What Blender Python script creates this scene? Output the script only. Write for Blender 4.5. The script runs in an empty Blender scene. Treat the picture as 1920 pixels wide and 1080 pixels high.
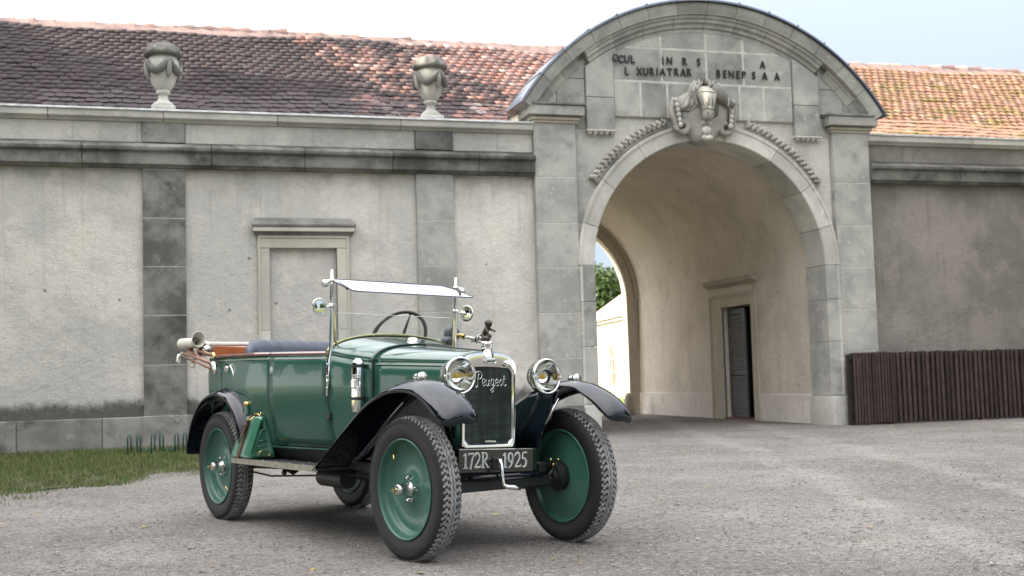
import bpy, math, random
import numpy as np
from mathutils import Vector, Matrix
PI = math.pi
sc = bpy.context.scene
# ---------------------------------------------------------------- camera
YAW = 0.29030; PITCH = 0.0725; ROLL = -0.0287; CAMH = 0.9208
cd = bpy.data.cameras.new('camera'); cam = bpy.data.objects.new('camera', cd)
sc.collection.objects.link(cam); sc.camera = cam
cd.lens = 50; cd.sensor_fit = 'HORIZONTAL'; cd.sensor_width = 36 * 1920 / 1620
cd.clip_start = 0.1; cd.clip_end = 2000
_f = Vector((math.sin(YAW) * math.cos(PITCH), math.cos(YAW) * math.cos(PITCH), math.sin(PITCH)))
_r = Vector((math.cos(YAW), -math.sin(YAW), 0)); _u = _r.cross(_f)
_r2 = _r * math.cos(ROLL) + _u * math.sin(ROLL); _u2 = -_r * math.sin(ROLL) + _u * math.cos(ROLL)
cam.matrix_world = Matrix(((_r2.x, _u2.x, -_f.x, 0), (_r2.y, _u2.y, -_f.y, 0), (_r2.z, _u2.z, -_f.z, CAMH), (0, 0, 0, 1)))
cd.dof.use_dof = True; cd.dof.focus_distance = 6.7; cd.dof.aperture_fstop = 5.0
# ---------------------------------------------------------------- sky, sun, exposure
SUN_EL = math.radians(25.0)
SUN_DIR = Vector((-0.89, 0.07, 0)).normalized() * math.cos(SUN_EL) + Vector((0, 0, math.sin(SUN_EL)))
world = bpy.data.worlds.new('World'); sc.world = world; world.use_nodes = True
wn = world.node_tree.nodes; wl = world.node_tree.links
for n in list(wn): wn.remove(n)
wo = wn.new('ShaderNodeOutputWorld'); bg = wn.new('ShaderNodeBackground'); bg.inputs['Strength'].default_value = 0.15
sky = wn.new('ShaderNodeTexSky'); sky.sky_type = 'NISHITA'; sky.sun_disc = False
sky.sun_elevation = SUN_EL; sky.sun_rotation = math.atan2(SUN_DIR.x, SUN_DIR.y)
sky.air_density = 1.0; sky.dust_density = 1.0; sky.ozone_density = 1.0
tc = wn.new('ShaderNodeTexCoord'); mp = wn.new('ShaderNodeMapping'); mp.inputs['Scale'].default_value = (1, 1, 2.6); mp.inputs['Location'].default_value = (1.3, .7, 2.1)
nz = wn.new('ShaderNodeTexNoise'); nz.inputs['Scale'].default_value = 1.7; nz.inputs['Detail'].default_value = 6; nz.inputs['Roughness'].default_value = .55
cr = wn.new('ShaderNodeValToRGB'); cr.color_ramp.elements[0].position = .36; cr.color_ramp.elements[1].position = .62
cr.color_ramp.elements[0].color = (.88, .88, .88, 1); cr.color_ramp.elements[1].color = (.95, .95, .95, 1)
mx = wn.new('ShaderNodeMix'); mx.data_type = 'RGBA'
mx.inputs[7].default_value = (5.2, 5.3, 5.9, 1)
wl.new(tc.outputs['Generated'], mp.inputs['Vector']); wl.new(mp.outputs[0], nz.inputs['Vector']); wl.new(nz.outputs['Fac'], cr.inputs[0])
# veiled sky: the cloud layer is brighter overhead and towards the sun, as real thin overcast is
sx = wn.new('ShaderNodeSeparateXYZ'); wl.new(tc.outputs['Generated'], sx.inputs[0])
def wm(op, a, b):
    n = wn.new('ShaderNodeMath'); n.operation = op
    for i, x in ((0, a), (1, b)):
        if isinstance(x, (int, float)): n.inputs[i].default_value = x
        else: wl.new(x, n.inputs[i])
    return n.outputs[0]
dp = wn.new('ShaderNodeVectorMath'); dp.operation = 'DOT_PRODUCT'; wl.new(tc.outputs['Generated'], dp.inputs[0]); dp.inputs[1].default_value = SUN_DIR
aur = wm('MULTIPLY', wm('POWER', wm('MAXIMUM', wm('ADD', wm('MULTIPLY', dp.outputs['Value'], .5), .5), 0.0), 5.0), 6.0)
zz = wm('MAXIMUM', sx.outputs[2], 0.0)
up = wm('ADD', wm('MULTIPLY', wm('MULTIPLY', zz, zz), 8.0), aur)
pf = wn.new('ShaderNodeMapRange'); pf.interpolation_type = 'SMOOTHSTEP'; pf.inputs[1].default_value = .40; pf.inputs[2].default_value = .62; pf.inputs[3].default_value = .0; pf.inputs[4].default_value = 1.0
wl.new(nz.outputs['Fac'], pf.inputs[0])
lowc = wn.new('ShaderNodeMix'); lowc.data_type = 'RGBA'; lowc.inputs[6].default_value = (1.12, 1.30, 1.76, 1); lowc.inputs[7].default_value = (2.3, 2.35, 2.45, 1); wl.new(pf.outputs[0], lowc.inputs[0])
cv = wn.new('ShaderNodeVectorMath'); cv.operation = 'SCALE'; cv.inputs[0].default_value = (1.0, .985, .97); wl.new(up, cv.inputs['Scale'])
ad = wn.new('ShaderNodeVectorMath'); ad.operation = 'ADD'; wl.new(cv.outputs[0], ad.inputs[0]); wl.new(lowc.outputs[2], ad.inputs[1])
wl.new(ad.outputs[0], mx.inputs[7])
wl.new(cr.outputs[0], mx.inputs[0]); wl.new(sky.outputs[0], mx.inputs[6]); wl.new(mx.outputs[2], bg.inputs[0]); wl.new(bg.outputs[0], wo.inputs[0])
sl = bpy.data.lights.new('sun', 'SUN'); sl.energy = 3.9; sl.angle = math.radians(.5); sl.color = (1, .86, .68)
so = bpy.data.objects.new('sun', sl); sc.collection.objects.link(so)
so.rotation_euler = (-SUN_DIR).to_track_quat('-Z', 'Y').to_euler(); so.location = (-20, 10, 30)
sc.view_settings.view_transform = 'Standard'; sc.view_settings.look = 'None'
sc.view_settings.exposure = 1.66; sc.view_settings.gamma = 1
sc.view_settings.use_curve_mapping = False
sc.cycles.use_denoising = True; sc.cycles.max_bounces = 8; sc.cycles.sample_clamp_indirect = 6
# ---------------------------------------------------------------- helpers
R_ = random.Random(7)
NR = np.random.RandomState(5)
def link(o, parent=None):
    sc.collection.objects.link(o)
    if parent is not None: o.parent = parent
    return o
class MB:
    def __init__(s, fn=None): s.v = []; s.f = []; s.fn = fn
    def quadloop(s, rings, closed=True, cap0=False, cap1=False):
        n = len(rings[0]); b = len(s.v)
        for r in rings: s.v += [tuple(p) for p in r]
        for i in range(len(rings) - 1):
            for j in range(n if closed else n - 1):
                a = b + i * n + j; c = b + i * n + (j + 1) % n
                s.f.append((a, c, c + n, a + n))
        if cap0: s.f.append(tuple(b + j for j in range(n))[::-1])
        if cap1: s.f.append(tuple(b + (len(rings) - 1) * n + j for j in range(n)))
        return s
    def box(s, x0, x1, y0, y1, z0, z1):
        b = len(s.v)
        s.v += [(x0, y0, z0), (x1, y0, z0), (x1, y1, z0), (x0, y1, z0), (x0, y0, z1), (x1, y0, z1), (x1, y1, z1), (x0, y1, z1)]
        s.f += [tuple(b + i for i in q) for q in ((0, 3, 2, 1), (4, 5, 6, 7), (0, 1, 5, 4), (1, 2, 6, 5), (2, 3, 7, 6), (3, 0, 4, 7))]
        return s
    def bbox(s, x0, x1, y0, y1, z0, z1, c=.006):
        """box with chamfered front (y0) edges"""
        s.quadloop([[(x0, y1, z0), (x1, y1, z0), (x1, y1, z1), (x0, y1, z1)], [(x0, y0 + c, z0), (x1, y0 + c, z0), (x1, y0 + c, z1), (x0, y0 + c, z1)],
                    [(x0 + c, y0, z0 + c), (x1 - c, y0, z0 + c), (x1 - c, y0, z1 - c), (x0 + c, y0, z1 - c)]], True, True, True)
        return s
    def obox(s, c, ax, ay, az):
        """box from centre and three half-axis vectors"""
        c = Vector(c); ax = Vector(ax); ay = Vector(ay); az = Vector(az); b = len(s.v)
        for k in ((-1, -1, -1), (1, -1, -1), (1, 1, -1), (-1, 1, -1), (-1, -1, 1), (1, -1, 1), (1, 1, 1), (-1, 1, 1)):
            s.v.append(tuple(c + ax * k[0] + ay * k[1] + az * k[2]))
        s.f += [tuple(b + i for i in q) for q in ((0, 3, 2, 1), (4, 5, 6, 7), (0, 1, 5, 4), (1, 2, 6, 5), (2, 3, 7, 6), (3, 0, 4, 7))]
        return s
    def tube(s, pts, r, n=8, cap=True, closed=False):
        pts = [Vector(p) for p in pts]; m = len(pts)
        if not hasattr(r, '__len__'): r = [r] * m
        rings = []; up = None
        for i, p in enumerate(pts):
            if closed: t = pts[(i + 1) % m] - pts[i - 1]
            else: t = pts[min(i + 1, m - 1)] - pts[max(i - 1, 0)]
            t = t.normalized() if t.length > 1e-9 else Vector((0, 0, 1))
            if up is None:
                up = Vector((0, 0, 1)) if abs(t.z) < .9 else Vector((1, 0, 0))
            a = (up - t * up.dot(t))
            a = a.normalized() if a.length > 1e-6 else t.orthogonal().normalized()
            up = a; b2 = t.cross(a)
            rings.append([p + (a * math.cos(2 * PI * k / n) + b2 * math.sin(2 * PI * k / n)) * r[i] for k in range(n)])
        if closed: rings.append(rings[0]); cap = False
        return s.quadloop(rings, True, cap, cap)
    def lathe(s, prof, c=(0, 0, 0), ax='z', n=32, mod=None, a0=0, a1=2 * PI):
        """prof = (radius, height) list round an axis"""
        rings = []; full = abs(a1 - a0 - 2 * PI) < 1e-6
        m = n if full else n + 1
        for r, h in prof:
            ring = []
            for k in range(m):
                a = a0 + (a1 - a0) * k / n
                rr = r * (mod(a, r, h) if mod else 1)
                x, y = rr * math.cos(a), rr * math.sin(a)
                if ax == 'z': p = (c[0] + x, c[1] + y, c[2] + h)
                elif ax == 'y': p = (c[0] + x, c[1] + h, c[2] + y)
                else: p = (c[0] + h, c[1] + x, c[2] + y)
                ring.append(p)
            rings.append(ring)
        return s.quadloop(rings, full)
    def prism(s, poly, y0, y1, c=0.0):
        """(x,z) polygon extruded along y from y0 (front) to y1, optional chamfer"""
        if c:
            n = len(poly); cx = sum(p[0] for p in poly) / n; cz = sum(p[1] for p in poly) / n
            ins = []
            for i in range(n):
                p = Vector(poly[i]); d = Vector((cx, cz)) - p; L = max(d.length, 1e-6)
                ins.append(p + d / L * min(c * 1.4, L * .3))
            s.quadloop([[(p[0], y1, p[1]) for p in poly], [(p[0], y0 + c, p[1]) for p in poly], [(p[0], y0, p[1]) for p in ins]], True, True, True)
        else:
            s.quadloop([[(p[0], y1, p[1]) for p in poly], [(p[0], y0, p[1]) for p in poly]], True, True, True)
        return s
    def sphere(s, c, r, n=12, m=8, sq=(1, 1, 1)):
        rings = []
        for i in range(m + 1):
            t = PI * i / m
            rings.append([(c[0] + sq[0] * r * math.sin(t) * math.cos(2 * PI * k / n), c[1] + sq[1] * r * math.sin(t) * math.sin(2 * PI * k / n), c[2] + sq[2] * r * math.cos(t)) for k in range(n)])
        return s.quadloop(rings)
    def sweep(s, path, prof, close=False):
        """profile (a,b) swept: path items = (point, dirA, dirB)"""
        rings = []
        for p, A, B in path:
            p = Vector(p); A = Vector(A); B = Vector(B)
            rings.append([p + A * a + B * b for a, b in prof])
        return s.quadloop(rings, close)
    def mesh(s, name, mat, smooth=False, fix=True):
        me = bpy.data.meshes.new(name)
        v = s.v if s.fn is None else [tuple(s.fn(Vector(p))) for p in s.v]
        me.from_pydata([tuple(p) for p in v], [], s.f)
        if mat: me.materials.append(mat)
        if fix:
            import bmesh
            bm = bmesh.new(); bm.from_mesh(me)
            bmesh.ops.remove_doubles(bm, verts=bm.verts, dist=1e-5)
            bmesh.ops.recalc_face_normals(bm, faces=bm.faces)
            bm.to_mesh(me); bm.free()
        if smooth:
            me.polygons.foreach_set('use_smooth', [True] * len(me.polygons))
            if smooth is not True: me.set_sharp_from_angle(angle=math.radians(smooth))
        me.update()
        return me
    def build(s, name, mat, parent=None, smooth=False, bevel=0, solid=0, fix=True, kind=None, loc=None):
        o = bpy.data.objects.new(name, s.mesh(name, mat, smooth, fix)); link(o, parent)
        if solid:
            m = o.modifiers.new('solidify', 'SOLIDIFY'); m.thickness = solid; m.offset = 0
        if bevel:
            m = o.modifiers.new('bevel', 'BEVEL'); m.width = bevel; m.segments = 2; m.limit_method = 'ANGLE'
        if kind: o['kind'] = kind
        if loc: o.location = loc
        return o
def fastmesh(name, V, F, mat, parent=None, smooth=False, kind=None, attr=None):
    """V (n,3) array, F (m,k) int array"""
    me = bpy.data.meshes.new(name); V = np.asarray(V, dtype=np.float32); F = np.asarray(F, dtype=np.int32)
    me.vertices.add(len(V)); me.vertices.foreach_set('co', V.ravel())
    k = F.shape[1]; me.loops.add(F.size); me.loops.foreach_set('vertex_index', F.ravel())
    me.polygons.add(len(F)); me.polygons.foreach_set('loop_start', np.arange(0, F.size, k, dtype=np.int32))
    if smooth: me.polygons.foreach_set('use_smooth', np.ones(len(F), dtype=bool))
    me.materials.append(mat); me.update(); me.validate()
    o = bpy.data.objects.new(name, me); link(o, parent)
    if kind: o['kind'] = kind
    return o
def thing(name, label, cat, loc=(0, 0, 0), rz=0, group=None):
    o = bpy.data.objects.new(name, None); link(o); o.empty_display_size = .2
    o.location = loc; o.rotation_euler = (0, 0, rz); return tag(o, label, cat, group)
def tag(o, label, cat, group=None):
    o['label'] = label; o['category'] = cat
    if group: o['group'] = group
    return o
# ---------------------------------------------------------------- materials
def mat(name, col=(.5, .5, .5), rough=.6, metal=0, coat=0, bump=0, bscale=40, var=0, vscale=6, col2=None, spec=None, emis=None, objvar=0, trans=0, sheen=0, coatr=.03):
    m = bpy.data.materials.new(name); m.use_nodes = True; nt = m.node_tree; N = nt.nodes; L = nt.links
    b = N['Principled BSDF']; b.inputs['Base Color'].default_value = (*col, 1); b.inputs['Roughness'].default_value = rough
    b.inputs['Metallic'].default_value = metal; b.inputs['Coat Weight'].default_value = coat; b.inputs['Coat Roughness'].default_value = coatr
    if spec is not None: b.inputs['Specular IOR Level'].default_value = spec
    if trans: b.inputs['Transmission Weight'].default_value = trans
    ge = N.new('ShaderNodeNewGeometry')
    src = None
    if var or col2:
        nzz = N.new('ShaderNodeTexNoise'); nzz.inputs['Scale'].default_value = vscale; nzz.inputs['Detail'].default_value = 7; nzz.inputs['Roughness'].default_value = .6
        L.new(ge.outputs['Position'], nzz.inputs['Vector'])
        rp = N.new('ShaderNodeValToRGB'); rp.color_ramp.elements[0].position = .35; rp.color_ramp.elements[1].position = .65
        c2 = col2 if col2 else tuple(c * (1 - var) for c in col)
        rp.color_ramp.elements[0].color = (*c2, 1); rp.color_ramp.elements[1].color = (*col, 1)
        L.new(nzz.outputs['Fac'], rp.inputs[0]); src = rp.outputs[0]
    if objvar:
        oi = N.new('ShaderNodeObjectInfo'); mr = N.new('ShaderNodeMapRange'); mr.inputs[3].default_value = 1 - objvar; mr.inputs[4].default_value = 1 + objvar
        L.new(oi.outputs['Random'], mr.inputs[0]); vm = N.new('ShaderNodeVectorMath'); vm.operation = 'SCALE'
        if src: L.new(src, vm.inputs[0])
        else: vm.inputs[0].default_value = col
        L.new(mr.outputs[0], vm.inputs['Scale']); src = vm.outputs[0]
    if src: L.new(src, b.inputs['Base Color'])
    if bump:
        n2 = N.new('ShaderNodeTexNoise'); n2.inputs['Scale'].default_value = bscale; n2.inputs['Detail'].default_value = 5
        L.new(ge.outputs['Position'], n2.inputs['Vector'])
        bp = N.new('ShaderNodeBump'); bp.inputs['Strength'].default_value = bump; bp.inputs['Distance'].default_value = .02
        L.new(n2.outputs['Fac'], bp.inputs['Height']); L.new(bp.outputs[0], b.inputs['Normal'])
    return m
class NG:
    """little wrapper for longer node graphs"""
    def __init__(s, name, rough=.85, spec=.3):
        s.m = bpy.data.materials.new(name); s.m.use_nodes = True; s.N = s.m.node_tree.nodes; s.L = s.m.node_tree.links
        s.b = s.N['Principled BSDF']; s.b.inputs['Roughness'].default_value = rough; s.b.inputs['Specular IOR Level'].default_value = spec
        s.pos = s.N.new('ShaderNodeNewGeometry'); s.P = s.pos.outputs['Position']; s.isl = s.pos.outputs['Random Per Island']
        s.oi = s.N.new('ShaderNodeObjectInfo').outputs['Random']
    def noise(s, scale, detail=6, rough=.6, stretch=None, off=0, vec=None):
        n = s.N.new('ShaderNodeTexNoise'); n.inputs['Scale'].default_value = scale; n.inputs['Detail'].default_value = detail; n.inputs['Roughness'].default_value = rough
        v = vec or s.P
        if stretch or off:
            mp = s.N.new('ShaderNodeMapping'); mp.inputs['Scale'].default_value = stretch or (1, 1, 1); mp.inputs['Location'].default_value = (off, off * 1.7, off * .6)
            s.L.new(v, mp.inputs[0]); v = mp.outputs[0]
        s.L.new(v, n.inputs['Vector']); return n.outputs['Fac']
    def voro(s, scale, feat='F1', out='Distance', stretch=None):
        n = s.N.new('ShaderNodeTexVoronoi'); n.feature = feat; n.inputs['Scale'].default_value = scale
        s.L.new(s.P, n.inputs['Vector']); return n.outputs[out]
    def ramp(s, x, lo, hi, a=0., b=1.):
        n = s.N.new('ShaderNodeMapRange'); n.interpolation_type = 'SMOOTHSTEP'; n.clamp = True
        n.inputs[1].default_value = lo; n.inputs[2].default_value = hi; n.inputs[3].default_value = a; n.inputs[4].default_value = b
        s.L.new(x, n.inputs[0]); return n.outputs[0]
    def mix(s, fac, a, b):
        n = s.N.new('ShaderNodeMix'); n.data_type = 'RGBA'
        for i, x in ((0, fac), (6, a), (7, b)):
            if isinstance(x, tuple): n.inputs[i].default_value = (*x, 1)
            elif isinstance(x, (int, float)): n.inputs[i].default_value = x
            else: s.L.new(x, n.inputs[i])
        return n.outputs[2]
    def math(s, op, a, b=0.):
        n = s.N.new('ShaderNodeMath'); n.operation = op
        for i, x in ((0, a), (1, b)):
            if isinstance(x, (int, float)): n.inputs[i].default_value = x
            else: s.L.new(x, n.inputs[i])
        return n.outputs[0]
    def scale(s, col, k):
        n = s.N.new('ShaderNodeVectorMath'); n.operation = 'SCALE'; s.L.new(col, n.inputs[0]); s.L.new(k, n.inputs['Scale']); return n.outputs[0]
    def sep(s, i):
        n = s.N.new('ShaderNodeSeparateXYZ'); s.L.new(s.P, n.inputs[0]); return n.outputs[i]
    def done(s, col, height=None, strength=.4, dist=.02):
        s.L.new(col, s.b.inputs['Base Color'])
        if height is not None:
            bp = s.N.new('ShaderNodeBump'); bp.inputs['Strength'].default_value = strength; bp.inputs['Distance'].default_value = dist
            s.L.new(height, bp.inputs['Height']); s.L.new(bp.outputs[0], s.b.inputs['Normal'])
        return s.m
def m_plaster(name, a=(.70, .655, .585), b=(.53, .51, .47), warm=(.74, .68, .59), base_dirt=True, top_dirt=True):
    g = NG(name, .9, .2)
    c = g.mix(g.ramp(g.noise(.75, 5, .6), .38, .62), a, b)
    c = g.mix(g.ramp(g.noise(1.9, 6, .65, off=9), .50, .72, 0, .7), c, warm)
    c = g.mix(g.ramp(g.noise(7, 8, .7, off=3), .52, .80, 0, .5), c, tuple(x * .62 for x in b))
    c = g.mix(g.ramp(g.noise(5, 6, .6, stretch=(2.2, 2.2, .16), off=5), .54, .74, 0, .45), c, tuple(x * .7 for x in b))
    z = g.sep(2)
    if base_dirt:
        f = g.ramp(g.math('SUBTRACT', g.math('ADD', g.ramp(z, .52, 1.05, .95, 0), g.math('MULTIPLY', g.ramp(z, .5, .60, 1, 0), .5)), g.noise(3.6, 7, .75, stretch=(1, 1, .6), off=2)), 0, .35)
        c = g.mix(g.math('MULTIPLY', f, .9), c, (.07, .068, .06))
    if top_dirt:
        f = g.math('MULTIPLY', g.ramp(z, 3.3, 3.85, 0, 1), g.ramp(g.noise(2.2, 6, .7, off=8), .38, .7))
        c = g.mix(g.math('MULTIPLY', f, .5), c, (.16, .15, .12))
    c = g.mix(g.ramp(g.voro(2.3), .045, .06, .75, 0), c, (.16, .15, .13))
    c = g.mix(g.ramp(g.math('ABSOLUTE', g.math('SUBTRACT', g.noise(1.3, 9, .72, off=21), .5)), 0, .004, .45, 0), c, (.2, .19, .17))
    h = g.math('ADD', g.noise(55, 6, .7), g.math('MULTIPLY', g.noise(9, 4, .6), 1.4))
    return g.done(c, h, .85, .02)
def m_stone(name, a=(.40, .39, .355), b=(.27, .265, .245), dark=(.10, .098, .09), darkamt=.5, speck=.6, ov=.14, light=(.50, .485, .44)):
    g = NG(name, .9, .2)
    c = g.mix(g.ramp(g.noise(1.6, 7, .65, off=1), .36, .64), a, b)
    c = g.mix(g.ramp(g.noise(2.6, 8, .7, off=11), .52, .74, 0, darkamt), c, dark)
    c = g.mix(g.ramp(g.noise(6.5, 3, .5, off=4), .655, .70, 0, speck), c, light)
    c = g.mix(g.ramp(g.noise(38, 5, .7, off=6), .55, .75, 0, .5), c, tuple(x * .55 for x in b))
    c = g.scale(c, g.ramp(g.oi, 0, 1, 1 - ov, 1 + ov))
    h = g.math('ADD', g.noise(45, 6, .7), g.math('MULTIPLY', g.noise(8, 4, .6), 1.2))
    return g.done(c, h, .5, .012)
M = {}
M['plaster'] = m_plaster('wall_plaster')
M['plaster_parapet'] = m_plaster('parapet_plaster', (.56, .54, .49), (.40, .39, .36), (.60, .565, .50), False, False)
M['plaster_tunnel'] = m_plaster('tunnel_plaster', (.74, .665, .57), (.62, .555, .47), (.78, .70, .60), False, False)
M['plaster_plinth'] = m_plaster('tunnel_plinth_plaster', (.80, .75, .68), (.70, .65, .58), (.80, .75, .67), False, False)
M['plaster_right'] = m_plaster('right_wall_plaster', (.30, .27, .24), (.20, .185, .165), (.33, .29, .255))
M['stone'] = m_stone('limestone', speck=.45)
M['stone_light'] = m_stone('light_limestone', (.54, .52, .465), (.42, .405, .37), (.22, .215, .195), .4, .5, light=(.62, .60, .55))
M['stone_warm'] = m_stone('warm_limestone', (.50, .45, .37), (.41, .37, .30), (.2, .18, .15), .3, .5)
M['stone_dark'] = m_stone('blackened_limestone', (.22, .215, .20), (.11, .108, .10), (.05, .05, .047), .8, .12, .18, (.30, .29, .26))
M['stone_black'] = m_stone('lichen_black_stone', (.23, .225, .205), (.09, .088, .08), (.035, .035, .032), .9, .3, .2, (.30, .29, .25))
M['stone_tan'] = m_stone('tan_surround_stone', (.56, .52, .44), (.46, .43, .37), (.26, .25, .22), .35, .3, .08)
M['carve_dark'] = m_stone('grimy_carving', (.24, .232, .205), (.12, .115, .105), (.07, .07, .065), .7, .3)
M['stone_plinth'] = m_stone('grimy_plinth_stone', (.29, .28, .26), (.17, .165, .15), (.05, .048, .044), .95, .3, .10)
M['mortar'] = mat('lime_mortar', (.56, .54, .49), .95, bump=.3, var=.3)
M['guano'] = m_stone('weathered_carving', (.42, .40, .35), (.27, .26, .235), (.10, .10, .09), .7, .5)
# tiles: random per tile, blackish mottling that thins from the left towards the gate
def m_tile(name, mottle, moss):
    g = NG(name, .88, .25)
    rnd = g.math('FRACT', g.math('ADD', g.isl, g.math('MULTIPLY', g.oi, 7.31)))
    c = g.mix(rnd, (.27, .135, .112), (.33, .215, .185))
    c = g.mix(g.ramp(rnd, .88, .95), c, (.44, .19, .11))
    c = g.mix(g.ramp(rnd, .55, .60, 0, .6), c, (.15, .115, .11)); c = g.mix(g.ramp(rnd, .30, .34, .0, .0), c, (.4, .35, .33)); c = g.mix(g.ramp(g.math('FRACT', g.math('MULTIPLY', rnd, 9.7)), .86, .9, 0, .65), c, (.40, .33, .31))
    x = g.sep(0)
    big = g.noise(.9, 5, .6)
    if mottle:
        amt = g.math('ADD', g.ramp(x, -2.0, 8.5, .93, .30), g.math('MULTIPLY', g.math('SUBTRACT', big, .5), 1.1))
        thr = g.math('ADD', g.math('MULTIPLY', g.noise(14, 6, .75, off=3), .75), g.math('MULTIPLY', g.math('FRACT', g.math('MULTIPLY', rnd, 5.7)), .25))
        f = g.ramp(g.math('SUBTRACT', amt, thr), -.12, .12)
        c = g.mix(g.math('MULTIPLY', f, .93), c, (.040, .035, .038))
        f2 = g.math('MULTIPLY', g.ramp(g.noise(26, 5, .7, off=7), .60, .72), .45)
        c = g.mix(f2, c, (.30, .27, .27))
    if moss:
        c = g.mix(.5, c, (.36, .20, .11))
        f = g.ramp(g.noise(2.4, 7, .7, stretch=(.6, 1, 1.6), off=2), .49, .60)
        f = g.math('MULTIPLY', f, g.ramp(g.noise(30, 4, .7, off=9), .40, .55))
        c = g.mix(f, c, (.17, .15, .035))
        c = g.mix(g.ramp(g.noise(17, 5, .7, off=5), .56, .68, 0, .8), c, (.10, .075, .055))
    return g.done(c, g.noise(60, 5, .7), .4, .01)
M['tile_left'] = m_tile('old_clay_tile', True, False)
M['tile_right'] = m_tile('mossy_clay_tile', False, True)
M['ridge_mortar'] = mat('pinkish_ridge_mortar', (.34, .24, .215), .95, var=.4, vscale=5, bump=.4)
M['tile_ridge'] = mat('ridge_tile_clay', (.38, .22, .18), .9, var=.6, vscale=3, bump=.3, objvar=.45, col2=(.20, .16, .15))
M['roof_board'] = mat('roof_underlay', (.05, .045, .04), .9)
M['lead'] = mat('sheet_metal_roofing', (.16, .185, .23), .45, .4, var=.3, vscale=4)
M['flash'] = mat('zinc_flashing', (.50, .51, .50), .55, .3, var=.4, vscale=9)
M['bronze_letter'] = mat('dark_metal_lettering', (.025, .035, .035), .5, .3, var=.4, vscale=20)
M['grille_grey'] = mat('grey_door_paint', (.10, .10, .105), .6, var=.2, vscale=12, bump=.1)
M['slat_grey'] = mat('louvre_slat_paint', (.36, .36, .37), .55, var=.2, vscale=12)
M['wood_sill'] = mat('brown_threshold', (.16, .08, .05), .8, var=.3)
M['picket'] = mat('brown_stained_picket', (.060, .034, .030), .75, var=.5, vscale=9, bump=.4, bscale=60, objvar=.35)
M['rail'] = mat('dark_fence_rail', (.03, .022, .02), .8, var=.4)
M['hoop'] = mat('green_painted_hoop', (.02, .09, .07), .5, .2, var=.3, vscale=30)
M['farwall'] = mat('sunlit_cream_render', (.66, .60, .46), .9, var=.08)
M['farroof'] = mat('beige_hipped_roof', (.58, .46, .36), .9, var=.15, bump=.3, bscale=8)
M['farglass'] = mat('far_window_glass', (.25, .16, .14), .25)
M['farframe'] = mat('pinkish_window_frame', (.62, .42, .36), .7)
# ground
def m_gravel():
    g = NG('gravel_ground', .95, .15)
    c = g.mix(g.ramp(g.noise(.6, 5, .6), .35, .65), (.30, .28, .258), (.225, .208, .19))
    c = g.mix(g.ramp(g.noise(3.5, 6, .65, off=5), .45, .7, 0, .6), c, (.20, .18, .16))
    c = g.mix(g.ramp(g.noise(.35, 4, .6, stretch=(1, .35, 1), off=15), .48, .60, 0, .45), c, (.18, .165, .15))
    tr = g.math('ABSOLUTE', g.math('SUBTRACT', g.math('ABSOLUTE', g.math('SUBTRACT', g.math('ADD', g.sep(0), g.math('MULTIPLY', g.sep(1), -.32)), g.math('ADD', 2.6, g.math('MULTIPLY', g.noise(.25, 2), .8)))), .62))
    c = g.mix(g.math('MULTIPLY', g.ramp(tr, .08, .24, .5, 0), g.ramp(g.noise(2.6, 5, .7, off=3), .35, .6)), c, (.40, .375, .345))
    vc = g.voro(135, 'F1', 'Color'); sp = g.N.new('ShaderNodeSeparateColor'); g.L.new(vc, sp.inputs[0])
    k = g.ramp(sp.outputs[0], 0, 1, .68, 1.32); c = g.scale(c, k)
    vc2 = g.voro(38, 'F1', 'Color'); sp2 = g.N.new('ShaderNodeSeparateColor'); g.L.new(vc2, sp2.inputs[0])
    c = g.mix(g.ramp(sp2.outputs[1], .90, .94, 0, .5), c, (.42, .40, .375))
    c = g.mix(g.ramp(sp2.outputs[2], .90, .94, 0, .6), c, (.09, .075, .065))
    h = g.math('SUBTRACT', g.math('MULTIPLY', g.noise(30, 6, .75), 1.3), g.math('MULTIPLY', g.voro(95), .9))
    h = g.math('ADD', h, g.math('MULTIPLY', g.noise(2.2, 4, .6), 1.6))
    return g.done(c, h, .9, .02)
M['gravel'] = m_gravel()
def m_stones():
    g = NG('pebble', .9, .2)
    c = g.mix(g.isl, (.13, .12, .11), (.42, .395, .365)); c = g.mix(g.ramp(g.math('FRACT', g.math('MULTIPLY', g.isl, 13.3)), .85, .9, 0, 1), c, (.15, .12, .10))
    return g.done(c)
M['pebble'] = m_stones()
def m_leafy(name, a, b, tr=.25):
    g = NG(name, .55, .3)
    c = g.mix(g.isl, a, b)
    if name == 'grass_blade': c = g.mix(g.ramp(g.math('FRACT', g.math('MULTIPLY', g.isl, 17.3)), .80, .84, 0, .8), c, (.27, .235, .10)); c = g.mix(g.ramp(g.noise(2.2, 4), .5, .62, 0, .45), c, (.13, .12, .045))
    g.b.inputs['Transmission Weight'].default_value = 0
    g.b.inputs['Subsurface Weight'].default_value = 0
    return g.done(c)
M['grass'] = m_leafy('grass_blade', (.055, .095, .024), (.115, .15, .042))
M['soil'] = mat('grassy_soil', (.045, .06, .02), .95, col2=(.07, .06, .035), vscale=5, bump=.5)
M['leaf'] = m_leafy('tree_leaf', (.035, .075, .018), (.09, .13, .035))
M['leaf_dark'] = m_leafy('shade_tree_leaf', (.02, .045, .012), (.05, .085, .022))
M['bark'] = mat('tree_bark', (.09, .07, .05), .95, var=.4, bump=.6)
M['litter'] = m_leafy('fallen_leaf', (.22, .12, .035), (.30, .24, .06))
M['sunlit_grass'] = mat('meadow', (.13, .17, .035), .95, var=.3, vscale=1)
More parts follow.
